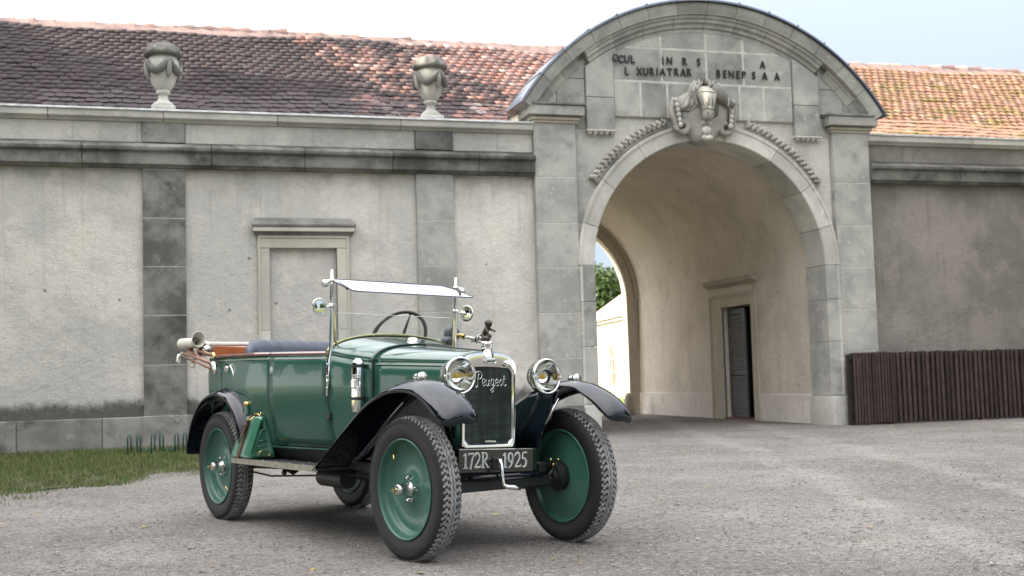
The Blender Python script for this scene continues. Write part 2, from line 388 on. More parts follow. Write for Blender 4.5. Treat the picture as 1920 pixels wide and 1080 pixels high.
# ================================================================ GROUND
def gz(x, y):
    return 0.0
g = MB()
g.quadloop([[(-300, -200, 0), (300, -200, 0)], [(-300, 700, 0), (300, 700, 0)]], False)
o = g.build('ground', M['sunlit_grass'], kind='structure'); o.location.z = -.012
g = MB()
nx, ny = 60, 60
rows = [[(-16 + 40 * i / nx, -4 + 34 * j / ny, .004 + (.012 * math.sin(i * 1.3 + j * .9) * math.sin(j * .7) if 0 < i < nx and 0 < j < ny else -.010)) for i in range(nx + 1)] for j in range(ny + 1)]
g.quadloop(rows, False); g.build('gravel_yard', M['gravel'], smooth=True, kind='structure')
# loose stones, thickest near the camera
n = 62000
t = NR.rand(n) ** 1.25
yy = 4.4 + 12 * t; spread = yy * .62 + .8
xx = yy * .28 + (NR.rand(n) * 2 - 1) * spread
base = np.array([[1, 0, 0], [0, 1, 0], [-1, 0, 0], [0, -1, 0], [0, 0, .7], [.2, .1, -.4]])
bf = np.array([[0, 1, 4], [1, 2, 4], [2, 3, 4], [3, 0, 4], [1, 0, 5], [2, 1, 5], [3, 2, 5], [0, 3, 5]])
sz = .0028 + .0062 * NR.rand(n) ** 3
big = NR.rand(n) < .012; sz[big] *= 1.9
ang = NR.rand(n) * 6.283
P = base[None] * (1 + .35 * (NR.rand(n, 6, 3) - .5)) * sz[:, None, None] * np.array([1, 1, .75])
ca, sa = np.cos(ang)[:, None], np.sin(ang)[:, None]
X = P[:, :, 0] * ca - P[:, :, 1] * sa; Y = P[:, :, 0] * sa + P[:, :, 1] * ca
hgt = .006 + .004 * NR.rand(n)
V = np.stack([X + xx[:, None], Y + yy[:, None], P[:, :, 2] + hgt[:, None]], -1).reshape(-1, 3)
F = (bf[None] + (np.arange(n) * 6)[:, None, None]).reshape(-1, 3)
fastmesh('loose_gravel', V, F, M['pebble'], kind='stuff')
# lawn strip against the left wing: soil and blades
def lawn_edge(x):   # front edge of the grass (y) for a given x
    return 12.05 + .92 * (x + .7) + .22 * math.sin(x * 3.1) + .12 * math.sin(x * 7.7 + 1)
g = MB(); rows = []
for i in range(61):
    x = -9 + 10.3 * i / 60; y0 = min(max(lawn_edge(x), 9.0 if x < -3 else 0), 16.3) if x < 1.15 else 16.3
    rows.append([(x, y0 + (16.62 - y0) * k / 8, .004 + .085 * (k / 8) ** .7 + .012 * math.sin(i * 1.9 + k * 2.3)) for k in range(9)])
g.quadloop(rows, False); g.build('lawn_strip', M['soil'], smooth=True, kind='structure')
n = 110000
gx = -5.2 + 6.4 * NR.rand(n); gy = 8.8 + 7.8 * NR.rand(n)
ed = np.array([min(lawn_edge(a), 16.4) for a in gx]); patch = np.sin(gx * 5.3 + gy * 2.1) * .25 + np.sin(gx * 2.2 - gy * 4.7) * .25
keep = (gy > ed - .12 + patch * .8 - 1.1 * NR.rand(n) ** 7 * (np.sin(gx * 3.7) > -.3)) & (gx < 1.15); gx, gy, ed = gx[keep], gy[keep], ed[keep]; n = len(gx)
fr = np.clip((gy - ed) / np.maximum(16.6 - ed, .1), 0, 1); z0 = .004 + .085 * fr ** .7
h = (.022 + .05 * NR.rand(n)) * (.55 + .6 * fr); a = NR.rand(n) * 6.283; w = .0035 + .003 * NR.rand(n)
ln = h * .7 * NR.rand(n); la = NR.rand(n) * 6.283
V = np.stack([np.stack([gx - w * np.cos(a), gy - w * np.sin(a), z0 - .01], -1), np.stack([gx + w * np.cos(a), gy + w * np.sin(a), z0 - .01], -1),
              np.stack([gx + ln * np.cos(la), gy + ln * np.sin(la), z0 + h], -1)], 1).reshape(-1, 3)
fastmesh('lawn_grass', V, np.arange(n * 3).reshape(-1, 3), M['grass'], kind='stuff')
# fallen leaves on the gravel
n = 150
V = []; F = []
for i in range(260):
    y = R_.choice([R_.uniform(5.5, 10), R_.uniform(10, 16.3), R_.uniform(14.8, 16.3)]); x = y * .28 + R_.uniform(-1, 1) * y * .6
    if R_.random() < .35: x = R_.uniform(8.5, 14); y = R_.uniform(14, 16)
    s = R_.uniform(.014, .034); a = R_.uniform(0, 6.28); b = len(V); q = R_.uniform(.2, .8)
    for dx, dy, dz in ((-1, 0, .004), (0, -.5, .0), (1, 0, .008 * q), (0, .5, .012 * q)):
        V.append((x + s * (dx * math.cos(a) - dy * math.sin(a)), y + s * (dx * math.sin(a) + dy * math.cos(a)), .012 + dz))
    F.append((b, b + 1, b + 2, b + 3))
fastmesh('fallen_leaves', V, F, M['litter'], kind='stuff')

# ================================================================ STABLE WINGS
UC = 8.13                 # centre line of the gateway
def slope_z(y): return 4.42 + (y - 16.85) * (6.87 - 4.42) / (20.5 - 16.85)
def tile_roof(parent, u0, u1, tm, nearu, seed):
    rr = random.Random(seed)
    roof = MB()
    a_, b_ = (u0, 5.28) if u0 < 5 else (10.98, u1); c_, d_ = (5.28, u1) if u0 < 5 else (u0, 10.98)
    roof.quadloop([[(a_, 16.75, slope_z(16.75) - .07), (b_, 16.75, slope_z(16.75) - .07)], [(a_, 20.5, 6.80), (b_, 20.5, 6.80)], [(a_, 24.2, 4.4), (b_, 24.2, 4.4)]], False)
    roof.quadloop([[(c_, 17.2, slope_z(17.2) - .07), (d_, 17.2, slope_z(17.2) - .07)], [(c_, 20.5, 6.80), (d_, 20.5, 6.80)], [(c_, 23.6, 4.84), (d_, 23.6, 4.84)]], False)
    ro = roof.build('roof', M['roof_board'], parent)
    # tile shape: tongue with a rounded lower edge, thickness, in local frame x=across, y=up the slope
    ang = math.atan2(6.87 - 4.42, 20.5 - 16.85); ex = .158; W = .158
    L = .24
    def tv(k=6):
        low = [(-W / 2, .035)] + [(-W / 2 * math.cos(PI * i / k), .035 - .035 * math.sin(PI * i / k)) for i in range(1, k)] + [(W / 2, .035)]
        return low + [(W / 2, L), (-W / 2, L)]
    pl = tv(4); n = len(pl)
    def tile_geo(jit=0):
        bot = [(x, y, -.0) for x, y in pl]; top = [(x, y, .027) for x, y in pl]
        return bot, top
    bot, top = tile_geo()
    tb = MB(); tb.quadloop([bot, top], True, True, True)
    tme = tb.mesh('tile', tm); tme.calc_loop_triangles()
    ca, sa = math.cos(ang), math.sin(ang)
    nrow = 27; ncol = int((u1 - u0) / (W + .004))
    spots = []
    for r in range(nrow):
        for c in range(ncol + 1):
            u = u0 + (c + (.5 if r % 2 else 0)) * (W + .004)
            if u > u1: continue
            s = r * ex
            if 5.25 < u < 11.0 and 16.74 + s * math.cos(ang) < 17.12: continue
            spots.append((u, 16.74 + s * ca, slope_z(16.74) + s * sa, r))
    # nearest 300 in the camera's view become objects of their own
    def seen(sp):
        u, y, z, r = sp
        return -1.4 < u * 16.6 / y * 1.0 < 30 and z > 4.66
    vis = sorted([s for s in spots if seen(s)], key=lambda s: (s[3], abs(s[0] - nearu)))
    single = vis[:300]; sset = set(id(s) for s in single)
    V = []; F = []
    base = np.array(bot + top)
    fs = [tuple(range(n))[::-1], tuple(range(n, 2 * n))] 
    def place(sp):
        u, y, z, r = sp
        sag = .018 * math.sin(u * .9 + seed) + .012 * math.sin(u * 2.3 + r * .3)
        tl = math.radians(rr.uniform(.3, 3.6)) + .055; tw = rr.uniform(-.035, .035); dz = rr.uniform(0, .012) + sag
        return Matrix.Translation((u + rr.uniform(-.004, .004), y, z + dz)) @ Matrix.Rotation(ang - tl, 4, 'X') @ Matrix.Rotation(tw, 4, 'Z') @ Matrix.Rotation(rr.uniform(-.03, .03), 4, 'Y') @ Matrix.Translation((0, rr.uniform(-.010, .010), .02))
    Vs = []; Fs = []; cnt = 0
    tri = []
    for j in range(n): tri.append((j, (j + 1) % n, (j + 1) % n + n, j + n))
    for i in range(1, (n) // 2):   # top and bottom as quads strips
        a_, b_, c_, d_ = i - 1, i, n - 1 - i, n - i
        tri.append((n + a_, n + b_, n + c_, n + (d_ % n) if d_ < n else n + n - 1))
    tri = []
    for j in range(n): tri += [(j, (j + 1) % n, (j + 1) % n + n), (j, (j + 1) % n + n, j + n)]
    for j in range(1, n - 1): tri += [(n, n + j, n + j + 1), (0, j + 1, j)]
    tri = np.array([tuple(t.vertices) for t in tme.loop_triangles]); base = np.array([tuple(v.co) for v in tme.vertices])
    for sp in spots:
        m = place(sp)
        if id(sp) in sset:
            o = bpy.data.objects.new('tile', tme); link(o, ro); o.matrix_world = m; o.matrix_local = m
        else:
            Mm = np.array(m); v = base @ Mm[:3, :3].T + Mm[:3, 3]
            Vs.append(v); Fs.append(tri + cnt); cnt += len(base)
    fastmesh('roof_tiles', np.concatenate(Vs), np.concatenate(Fs), tm, ro, kind='stuff')
    # ridge tiles
    rb = MB(); rb.lathe([(.10, 0), (.118, 0), (.112, .10), (.142, .31), (.146, .335), (.128, .335)], (0, 0, 0), 'x', 10, None, -.25, PI + .25)
    rme = rb.mesh('ridge_tile', M['tile_ridge'], 40)
    u = u0
    while u < u1:
        o = bpy.data.objects.new('ridge_tile', rme); link(o, ro)
        o.location = (u, 20.5, 6.80 + rr.uniform(-.012, .015) + .02 * math.sin(u * .9)); o.rotation_euler = (rr.uniform(-.05, .05), rr.uniform(-.035, .045), rr.uniform(-.03, .03)); u += .31
    m2 = MB(); m2.quadloop([[(u0, 20.22, 6.69), (u0, 20.40, 6.88), (u0, 20.6, 6.88), (u0, 20.78, 6.69)], [(u1, 20.22, 6.69), (u1, 20.40, 6.88), (u1, 20.6, 6.88), (u1, 20.78, 6.69)]], True, True, True); m2.build('ridge_mortar', M['ridge_mortar'], ro)
    return ro
def profile_run(parent, name, u0, u1, prof, m, seg=None, gap=.004, seed=1):
    """horizontal moulding along x cut in lengths; prof = (y,z) loop"""
    rr = random.Random(seed); u = u0
    while u < u1 - .01:
        L = rr.uniform(*(seg or (1.1, 1.7))); e = min(u + L, u1)
        if u1 - e < .35: e = u1
        b = MB(); b.quadloop([[(u + gap, y, z) for y, z in prof], [(e - gap, y + rr.uniform(-.002, .002), z) for y, z in prof]], True, True, True)
        b.build(name, m, parent, bevel=.004); u = e
CORN = [(16.66, 3.815), (16.52, 3.815), (16.50, 3.845), (16.46, 3.85), (16.455, 3.865), (16.455, 4.005), (16.43, 4.02), (16.405, 4.035), (16.40, 4.075), (16.43, 4.10), (16.585, 4.16), (16.66, 4.16)]
COPE = [(16.75, 4.44), (16.56, 4.44), (16.545, 4.465), (16.51, 4.475), (16.49, 4.49), (16.485, 4.59), (16.75, 4.61)]
FLSH = [(16.74, 4.612), (16.478, 4.594), (16.470, 4.578), (16.463, 4.578), (16.472, 4.606), (16.74, 4.624)]
def wing(label, u0, u1, pil, mats, tm, nearu, seed, skip=None, stone_pil=None, flash=True):
    t = thing('stable_wing', label, 'building', ((u0 + u1) / 2, 18, 0)); inv = Matrix.Translation(-t.location)
    kids = []
    class Pn: pass
    par = t
    wallm, parm, plm = mats
    # wall field with an opening for the blind door recess
    w = MB()
    if skip:
        a, b2, top = skip
        w.box(u0, a, 16.62, 17.0, 0, 4.5); w.box(b2, u1, 16.62, 17.0, 0, 4.5); w.box(a, b2, 16.62, 17.0, top, 4.5)
    else: w.box(u0, u1, 16.62, 17.0, 0, 4.5)
    w.build('wall', wallm, par)
    pr = MB(); 
    edges = sorted([u0] + [e for p in pil for e in p] + [u1])
    for a, b2 in zip(edges[::2], edges[1::2]):
        if b2 - a > .05: MB().bbox(a + .004, b2 - .004, 16.585, 16.61, 4.165, 4.44, .005).build('parapet_panel', parm, par)
    # plinth in lengths with a proud drip edge
    u = u0; rr = random.Random(seed + 3)
    while u < u1 - .01:
        e = min(u + rr.uniform(.9, 1.4), u1); e = u1 if u1 - e < .4 else e
        MB().bbox(u + .003, e - .003, 16.545, 16.615, -.05, .515, .01).build('plinth_block', plm, par)
        u = e
    for k, (a, b2) in enumerate(pil):
        sm = stone_pil[k]
        zs = [.53, 1.19, 1.845, 2.495, 3.145, 3.80]
        for z0, z1 in zip(zs[:-1], zs[1:]):
            MB().bbox(a, b2, 16.555, 16.615, z0 + .004, z1 - .004, .005).build('stone_block', sm, par)
        MB().box(a + .004, b2 - .004, 16.5585, 16.614, .53, 3.81).build('pilaster_joint', M['mortar'], par)
        MB().bbox(a, b2, 16.548, 16.58, 4.165, 4.435, .005).build('stone_block', M['stone_black'] if k == 0 else M['stone_dark'], par)
        MB().bbox(a - .02, b2 + .02, 16.528, 16.60, -.05, .523, .01).build('plinth_block', plm, par)
    profile_run(par, 'cornice', u0, u1, CORN, M['stone_black'], seed=seed)
    profile_run(par, 'coping', u0, u1, COPE, M['stone_light'], (1.4, 2.2), seed=seed + 1)
    b = MB(); b.quadloop([[(u0, y, z) for y, z in FLSH], [(u1, y, z) for y, z in FLSH]], True, True, True); b.build('coping_flashing', M['flash'], par)
    tile_roof(par, u0 - (2.8 if u0 > 5 else 0), u1 + (2.8 if u0 < 0 else 0), tm, nearu, seed)
    for ch in t.children: ch.matrix_parent_inverse = inv
    return t
lw = wing('long plastered wing left of the gate, blackened tile roof and blind doorway', -6.5, 5.33,
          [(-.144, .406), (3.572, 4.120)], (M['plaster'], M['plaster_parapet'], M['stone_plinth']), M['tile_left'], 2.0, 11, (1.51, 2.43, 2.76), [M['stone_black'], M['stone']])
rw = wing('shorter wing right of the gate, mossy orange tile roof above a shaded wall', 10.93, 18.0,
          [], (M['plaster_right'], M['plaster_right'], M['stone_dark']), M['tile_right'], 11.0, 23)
# blind doorway on the left wing
def sub(parent, ob):
    ob.matrix_parent_inverse = Matrix.Translation(-parent.location); return ob
a0, a1, i0, i1 = 1.365, 2.585, 1.51, 2.43
sub(lw, MB().box(1.505, 2.435, 16.665, 16.99, 0, 2.765).build('blind_door_panel', M['plaster'], lw))
for x0, x1 in ((a0, i0), (i1, a1)):
    for z0, z1 in ((.53, 1.62), (1.624, 2.745)):
        sub(lw, MB().bbox(x0, x1, 16.575, 16.66, z0, z1, .006).build('jamb_stone', M['stone_tan'] if z0 > 1 else M['stone_light'], lw))
sub(lw, MB().bbox(a0, a1, 16.575, 16.66, 2.75, 2.905, .006).build('lintel_stone', M['stone_tan'], lw))
for (x0, x1, z0, z1) in ((a0 - .012, a0 + .018, .53, 2.92), (a1 - .018, a1 + .012, .53, 2.92), (a0 + .019, a1 - .019, 2.888, 2.918)):
    sub(lw, MB().bbox(x0, x1, 16.556, 16.60, z0, z1, .006).build('surround_moulding', M['stone_tan'], lw))
for (x0, x1, z0, z1) in ((i0 - .03, i0, .53, 2.78), (i1, i1 + .03, .53, 2.78), (i0 + .001, i1 - .001, 2.752, 2.778)):
    sub(lw, MB().bbox(x0, x1, 16.588, 16.655, z0, z1, .005).build('surround_moulding', M['stone_tan'], lw))
hd = [(16.62, 2.92), (16.56, 2.92), (16.545, 2.95), (16.52, 2.955), (16.50, 2.975), (16.50, 3.03), (16.48, 3.04), (16.475, 3.07), (16.52, 3.11), (16.62, 3.17)]
b = MB(); b.quadloop([[(1.30 - (16.56 - y) * .45, y, z) for y, z in hd], [(2.655 + (16.56 - y) * .45, y, z) for y, z in hd]], True, True, True)
sub(lw, b.build('door_hood', M['stone_dark'], lw, bevel=.004))
sub(lw, MB().bbox(1.285, 2.67, 16.492, 16.55, 2.972, 3.028, .004).build('hood_fascia', M['stone_tan'], lw))

# ================================================================ GATEWAY
gw = thing('arched_gateway', 'tall grey stone gateway with a vaulted passage, curved pediment and broken metal inscription', 'gateway', (UC, 16.5, 0))
def G(ob): ob.matrix_parent_inverse = Matrix.Translation(-gw.location); return ob
ZS = 2.50; RI = 1.918; RE = 2.16
for (u0, u1, side) in ((5.33, 5.975, -1), (10.285, 10.93, 1)):
    zs = [.47, 1.145, 1.80, 2.465, 3.122, 3.80, 4.60]
    for z0, z1 in zip(zs[:-1], zs[1:]):
        G(MB().bbox(u0, u1, 16.50, 16.95, z0 + .004, z1 - .004, .006).build('pier_block', M['stone'], gw))
    G(MB().box(u0 + .004, u1 - .004, 16.5035, 16.94, .3, 4.6).build('pier_joint', M['mortar'], gw))
    G(MB().bbox(u0 - .02, u1 + .02, 16.47, 16.95, -.05, .466, .012).build('plinth_block', M['stone_dark'], gw))
    # cap: stepped mouldings under a slab
    for (e, z0, z1, m) in ((.03, 4.60, 4.635, 'stone_warm'), (.055, 4.637, 4.69, 'stone_warm'), (.115, 4.70, 4.845, 'stone'), (.135, 4.847, 4.885, 'stone_dark')):
        G(MB().bbox(u0 - e, u1 + e, 16.50 - e, 17.6, z0, z1, .008).build('cap_moulding', M[m], gw))
# arch ring of voussoirs and jamb stones
def arc(r, a, cz=ZS): return (UC + r * math.cos(a), cz + r * math.sin(a))
cuts = [0, 17, 36, 57, 82, 98, 123, 144, 163, 180]
for a, b_ in zip(cuts[:-1], cuts[1:]):
    a, b_ = math.radians(a + .12), math.radians(b_ - .12); k = 10
    ths = [a + (b_ - a) * i / k for i in range(k + 1)]
    pr = [(RI, 17.08), (RI, 16.515), (RI + .012, 16.50), (RE - .045, 16.495), (RE - .038, 16.480), (RE, 16.475), (RE + .01, 16.49), (RE + .01, 16.9)]
    bb = MB(); bb.quadloop([[(UC + r * math.cos(t), y, ZS + r * math.sin(t)) for r, y in pr] for t in ths], True, True, True)
    G(bb.build('voussoir', M['stone_light'], gw, 35))
for s in (-1, 1):
    for z0, z1 in ((.47, 1.30), (1.304, 1.96), (1.964, 2.496)):
        x0, x1 = sorted((UC + s * RI, UC + s * (RE - .005)))
        G(MB().bbox(x0, x1, 16.49, 17.08, z0, z1, .008).build('jamb_stone', M['stone'], gw))
        xa, xb = sorted((UC + s * (RE - .045), UC + s * (RE - .003))); G(MB().bbox(xa, xb, 16.478, 16.53, z0, z1, .006).build('jamb_bead', M['stone_light'], gw))
    # rounded guard base
    pr = [(x, y) for x, y in ((UC + s * (RI - .03), 17.1), (UC + s * (RI - .07), 16.9), (UC + s * (RI - .06), 16.6), (UC + s * (RI - .01), 16.46), (UC + s * (RE - .05), 16.42), (UC + s * (RE), 16.44), (UC + s * RE, 17.1))]
    bb = MB(); bb.quadloop([[(x, y, -.05) for x, y in pr], [(x, y, .40) for x, y in pr], [(x + .015 * s, y + .02, .462) for x, y in pr]], True, True, True)
    G(bb.build('jamb_base', M['stone_light'], gw, 50))
# reveal backing and spandrel wall (columns between the extrados and an upper bound)
def ext(u, r=RE):
    d = r * r - (u - UC) ** 2
    return ZS + math.sqrt(d) if d > 0 else -1
PC, PR = 2.97, 3.56
def ped(u, r): 
    d = r * r - (u - UC) ** 2
    return PC + math.sqrt(d) if d > 0 else -1
def block(u0, u1, z0, z1, y0, y1, m, name='facing_block', rtop=3.22, rext=RE + .005, n=8, ch=.006, tone=None, gap=.004):
    u0 += gap; u1 -= gap; z0 += gap; z1 -= gap
    top = []; bot = []
    for i in range(n + 1):
        u = u0 + (u1 - u0) * i / n; zt = min(z1, ped(u, rtop)); zb = max(z0, ext(u, rext))
        if zt - zb > .012: top.append((u, zt)); bot.append((u, zb))
    if len(top) < 2 or top[-1][0] - top[0][0] < .03: return
    # drop collinear duplicates
    def simp(p):
        return [q for i, q in enumerate(p) if i in (0, len(p) - 1) or abs((p[i][1] - p[i - 1][1]) - (p[i + 1][1] - p[i][1])) > 1e-6]
    poly = simp(bot) + simp(top)[::-1]
    b = MB(); b.prism(poly, y0, y1, ch)
    return G(b.build(name, m, gw))
# spandrels
for s in (-1, 1):
    x = [UC + s * v for v in (2.155, 2.155)]
for s in (-1, 1):
    if s < 0: cols = [(5.975, 6.62)]
    else: cols = [(9.64, 10.285)]
    zz = [2.465, 3.122, 3.80, 4.53, 5.02, 5.70]
    for (a, b_) in cols:
        for z0, z1 in zip(zz[:-1], zz[1:]): block(a, b_, z0, z1, 16.60, 16.9, M['stone'] if s < 0 else M['stone_light'], n=14)
block(6.62, 9.64, 3.8, 4.735, 16.60, 16.9, M['stone_light'], n=40)
bb = MB()
top = [(u, min(ped(u, 3.4), 9)) for u in [5.2 + 5.86 * i / 40 for i in range(41)]]
bot = [(u, max(ext(u, RE - .03), .5)) for u in [5.98 + (10.28 - 5.98) * i / 60 for i in range(61)]]
for i in range(60):
    (ua, za), (ub, zb) = bot[i], bot[i + 1]
    ta, tb_ = ped(ua, 3.4), ped(ub, 3.4)
    bb.prism([(ua, za), (ub, zb), (ub, tb_), (ua, ta)], 16.604, 17.0)
for (a_, b_) in ((5.2, 5.98), (10.28, 11.06)):
    for i in range(10):
        ua = a_ + (b_ - a_) * i / 10; ub = a_ + (b_ - a_) * (i + 1) / 10
        bb.prism([(ua, 4.85), (ub, 4.85), (ub, max(ped(ub, 3.4), 4.86)), (ua, max(ped(ua, 3.4), 4.86))], 16.60, 17.0)
G(bb.build('spandrel_core', M['mortar'], gw))
# side panels with guttae
for s in (-1, 1):
    a, b_ = (6.17, 6.62) if s < 0 else (9.64, 10.09)
    block(a, b_, 4.53, 5.02, 16.515, 16.62, M['stone'], 'panel_stone'); block(a, b_, 5.02, 5.9, 16.515, 16.62, M['stone'], 'panel_stone', rtop=3.18)
    G(MB().bbox(a - .01, b_ + .01, 16.50, 16.62, 4.505, 4.532, .004).build('panel_sill', M['stone_light'], gw))
    for k in range(5):
        c = a + .045 + (b_ - a - .09) * k / 4
        g = MB(); g.quadloop([[(c - .036, 16.60, 4.503), (c - .036, 16.512, 4.503), (c + .036, 16.512, 4.503), (c + .036, 16.60, 4.503)],
                              [(c - .03, 16.60, 4.465), (c - .026, 16.525, 4.468), (c + .026, 16.525, 4.468), (c + .03, 16.60, 4.465)],
                              [(c - .008, 16.60, 4.445), (c - .006, 16.56, 4.45), (c + .006, 16.56, 4.45), (c + .008, 16.60, 4.445)]], True, True, True)
        G(g.build('gutta', M['stone_light'], gw))
# centre tablet
rows = [(4.74, 5.30, [6.62, 7.06, 7.50, 8.02, 8.72, 9.13, 9.64]), (5.30, 5.82, [6.62, 7.42, 8.17, 8.80, 9.64]), (5.82, 6.3, [6.62, 7.42, 8.17, 8.80, 9.64])]
for z0, z1, us in rows:
    for a, b_ in zip(us[:-1], us[1:]): block(a, b_, z0, z1, 16.55, 16.62, M['stone'], 'tablet_stone', rtop=3.18, n=14, gap=.016)
block(6.63, 9.63, 4.75, 6.3, 16.5535, 16.62, M['mortar'], 'tablet_joint', rtop=3.18, n=50, gap=0)
# outer tympanum fields
for s in (-1, 1):
    us = (5.25, 5.72, 6.17) if s < 0 else (10.09, 10.54, 11.02)
    for a, b_ in zip(us[:-1], us[1:]):
        for z0, z1 in ((4.885, 5.30), (5.30, 5.9)): block(a, b_, z0, z1, 16.56, 16.62, M['stone'], 'tympanum_stone', rtop=3.3)
# curved pediment: outer cornice and inner moulding, stepping forward in the middle
def curved(name, prof, a0, a1, m, n, seg, gap=.0012):
    for k in range(seg):
        b0 = a0 + (a1 - a0) * k / seg + gap; b1 = a0 + (a1 - a0) * (k + 1) / seg - gap
        q = MB(); q.quadloop([[(UC + r * math.cos(t), y, PC + r * math.sin(t)) for r, y in prof] for t in [b0 + (b1 - b0) * i / n for i in range(n + 1)]], True, True, True)
        G(q.build(name, m, gw, 30))
A0 = math.asin((4.885 - PC) / 3.56)
am = math.acos(1.96 / 3.3)
curved('pediment_cornice', [(3.56, 17.2), (3.56, 16.36), (3.53, 16.345), (3.50, 16.35), (3.42, 16.37), (3.40, 16.385), (3.375, 16.39), (3.37, 16.43), (3.37, 17.2)], A0, PI - A0, M['stone'], 8, 14)
curved('pediment_moulding', [(3.372, 16.60), (3.372, 16.42), (3.33, 16.425), (3.32, 16.45), (3.27, 16.46), (3.25, 16.50), (3.20, 16.51), (3.19, 16.54), (3.13, 16.545), (3.125, 16.60)], am - .0, PI - am, M['stone'], 8, 8)
curved('pediment_moulding', [(3.372, 16.60), (3.372, 16.48), (3.33, 16.485), (3.32, 16.51), (3.25, 16.53), (3.22, 16.55), (3.21, 16.60)], A0 + .03, am - .04, M['stone'], 8, 3)
curved('pediment_moulding', [(3.372, 16.60), (3.372, 16.48), (3.33, 16.485), (3.32, 16.51), (3.25, 16.53), (3.22, 16.55), (3.21, 16.60)], PI - am + .04, PI - A0 - .03, M['stone'], 8, 3)
# barrel roof in seamed metal sheets
Ab = math.asin((4.90 - PC) / 3.6)
for k in range(14):
    b0 = Ab - .01 + (PI - 2 * Ab + .02) * k / 14; b1 = Ab - .01 + (PI - 2 * Ab + .02) * (k + 1) / 14
    def rr_(t): 
        base = 3.585
        e = max(0, (abs(t - PI / 2) - 1.0)); return base + .03 * e * e
    prof = lambda t: [(rr_(t), 17.08), (rr_(t), 16.30), (rr_(t) - .03, 16.295), (rr_(t) - .03, 16.31), (rr_(t) - .012, 16.32), (rr_(t) - .012, 17.08)]
    q = MB(); q.quadloop([[(UC + r * math.cos(t), y, PC + r * math.sin(t)) for r, y in prof(t)] for t in [b0 + (b1 - b0) * i / 4 for i in range(5)]], True, True, True)
    G(q.build('roof_sheet', M['lead'], gw))
    t = b0; q = MB(); q.tube([(UC + (rr_(t) + .008) * math.cos(t), y, PC + (rr_(t) + .008) * math.sin(t)) for y in (16.29, 17.08)], .014, 6); G(q.build('roof_seam', M['lead'], gw))
# leaf garland following the arch
for (d0, d1) in ((107, 146), (73, 34)):
    k = 17
    for i in range(k):
        a = math.radians(d0 + (d1 - d0) * (i + .5) / k)
        for rr2, s2, yy2 in ((2.285, .046, 16.515), (2.25, .034, 16.515), (2.32, .034, 16.515)):
            aa = a + (.012 if rr2 != 2.285 else 0)
            c = (UC + rr2 * math.cos(aa), yy2, ZS + rr2 * math.sin(aa))
            q = MB(); q.sphere((0, 0, 0), s2 * R_.uniform(.92, 1.1), 8, 6, (1.1, 1.0, .8)); ro = Matrix.Translation(c) @ Matrix.Rotation(-a + R_.uniform(-.2, .2), 4, 'Y')
            q.v = [tuple(ro @ Vector(v)) for v in q.v]; G(q.build('garland_leaf', M['guano'], gw, True))
    q = MB(); ths = [math.radians(d0 + (d1 - d0) * i / 24) for i in range(25)]
    q.quadloop([[(UC + r * math.cos(t), y, ZS + r * math.sin(t)) for r, y in ((2.18, 16.62), (2.18, 16.54), (2.20, 16.53), (2.335, 16.54), (2.34, 16.62))] for t in ths], True, True, True)
    G(q.build('garland_band', M['guano'], gw, 40))
# inscription letters (raised metal)
def text_mesh(name, s, h, depth, mat_, bold=.012, sx=1.0):
    cu = bpy.data.curves.new(name, 'FONT'); cu.body = s; cu.size = 1; cu.offset = bold; cu.extrude = depth / h * .7 / 2
    tmp = bpy.data.objects.new('t', cu); sc.collection.objects.link(tmp)
    dg = bpy.context.evaluated_depsgraph_get(); me = bpy.data.meshes.new_from_object(tmp.evaluated_get(dg))
    bpy.data.objects.remove(tmp); bpy.data.curves.remove(cu)
    ys = [v.co.y for v in me.vertices]; xs = [v.co.x for v in me.vertices]; k = h / (max(ys) - min(ys))
    cx = (max(xs) + min(xs)) / 2; y0 = min(ys)
    me.transform(Matrix.Scale(k, 4) @ Matrix.Translation((-cx, -y0, 0)))
    me.transform(Matrix.Diagonal((sx, 1, 1, 1)))
    me.transform(Matrix.Rotation(PI / 2, 4, 'X'))
    me.name = name; me.materials.clear(); me.materials.append(mat_)
    return me
lets = [('O', 6.655, 5.565), ('C', 6.755, 5.565), ('U', 6.85, 5.57), ('L', 6.945, 5.57), ('I', 7.44, 5.57), ('N', 7.545, 5.575), ('R', 7.80, 5.575), ('S', 8.035, 5.575), ('A', 9.125, 5.59),
        ('L', 6.84, 5.385), ('X', 7.045, 5.39), ('U', 7.15, 5.39), ('R', 7.255, 5.395), ('I', 7.335, 5.395), ('A', 7.425, 5.40), ('T', 7.545, 5.40), ('R', 7.66, 5.405), ('A', 7.765, 5.405), ('R', 7.87, 5.41),
        ('B', 8.36, 5.41), ('E', 8.47, 5.41), ('N', 8.58, 5.41), ('E', 8.695, 5.41), ('P', 8.795, 5.41), ('S', 8.965, 5.41), ('A', 9.155, 5.41), ('A', 9.37, 5.41)]
cache = {}
for ch, u, z in lets:
    if ch not in cache: cache[ch] = text_mesh('letter', ch, .118, .02, M['bronze_letter'], .012, .80)
    o = bpy.data.objects.new('letter', cache[ch]); link(o, gw); o.location = (u, 16.532 if u > 6.7 else 16.505, z - .002); o.rotation_euler = (0, R_.uniform(-.03, .03), 0); G(o)
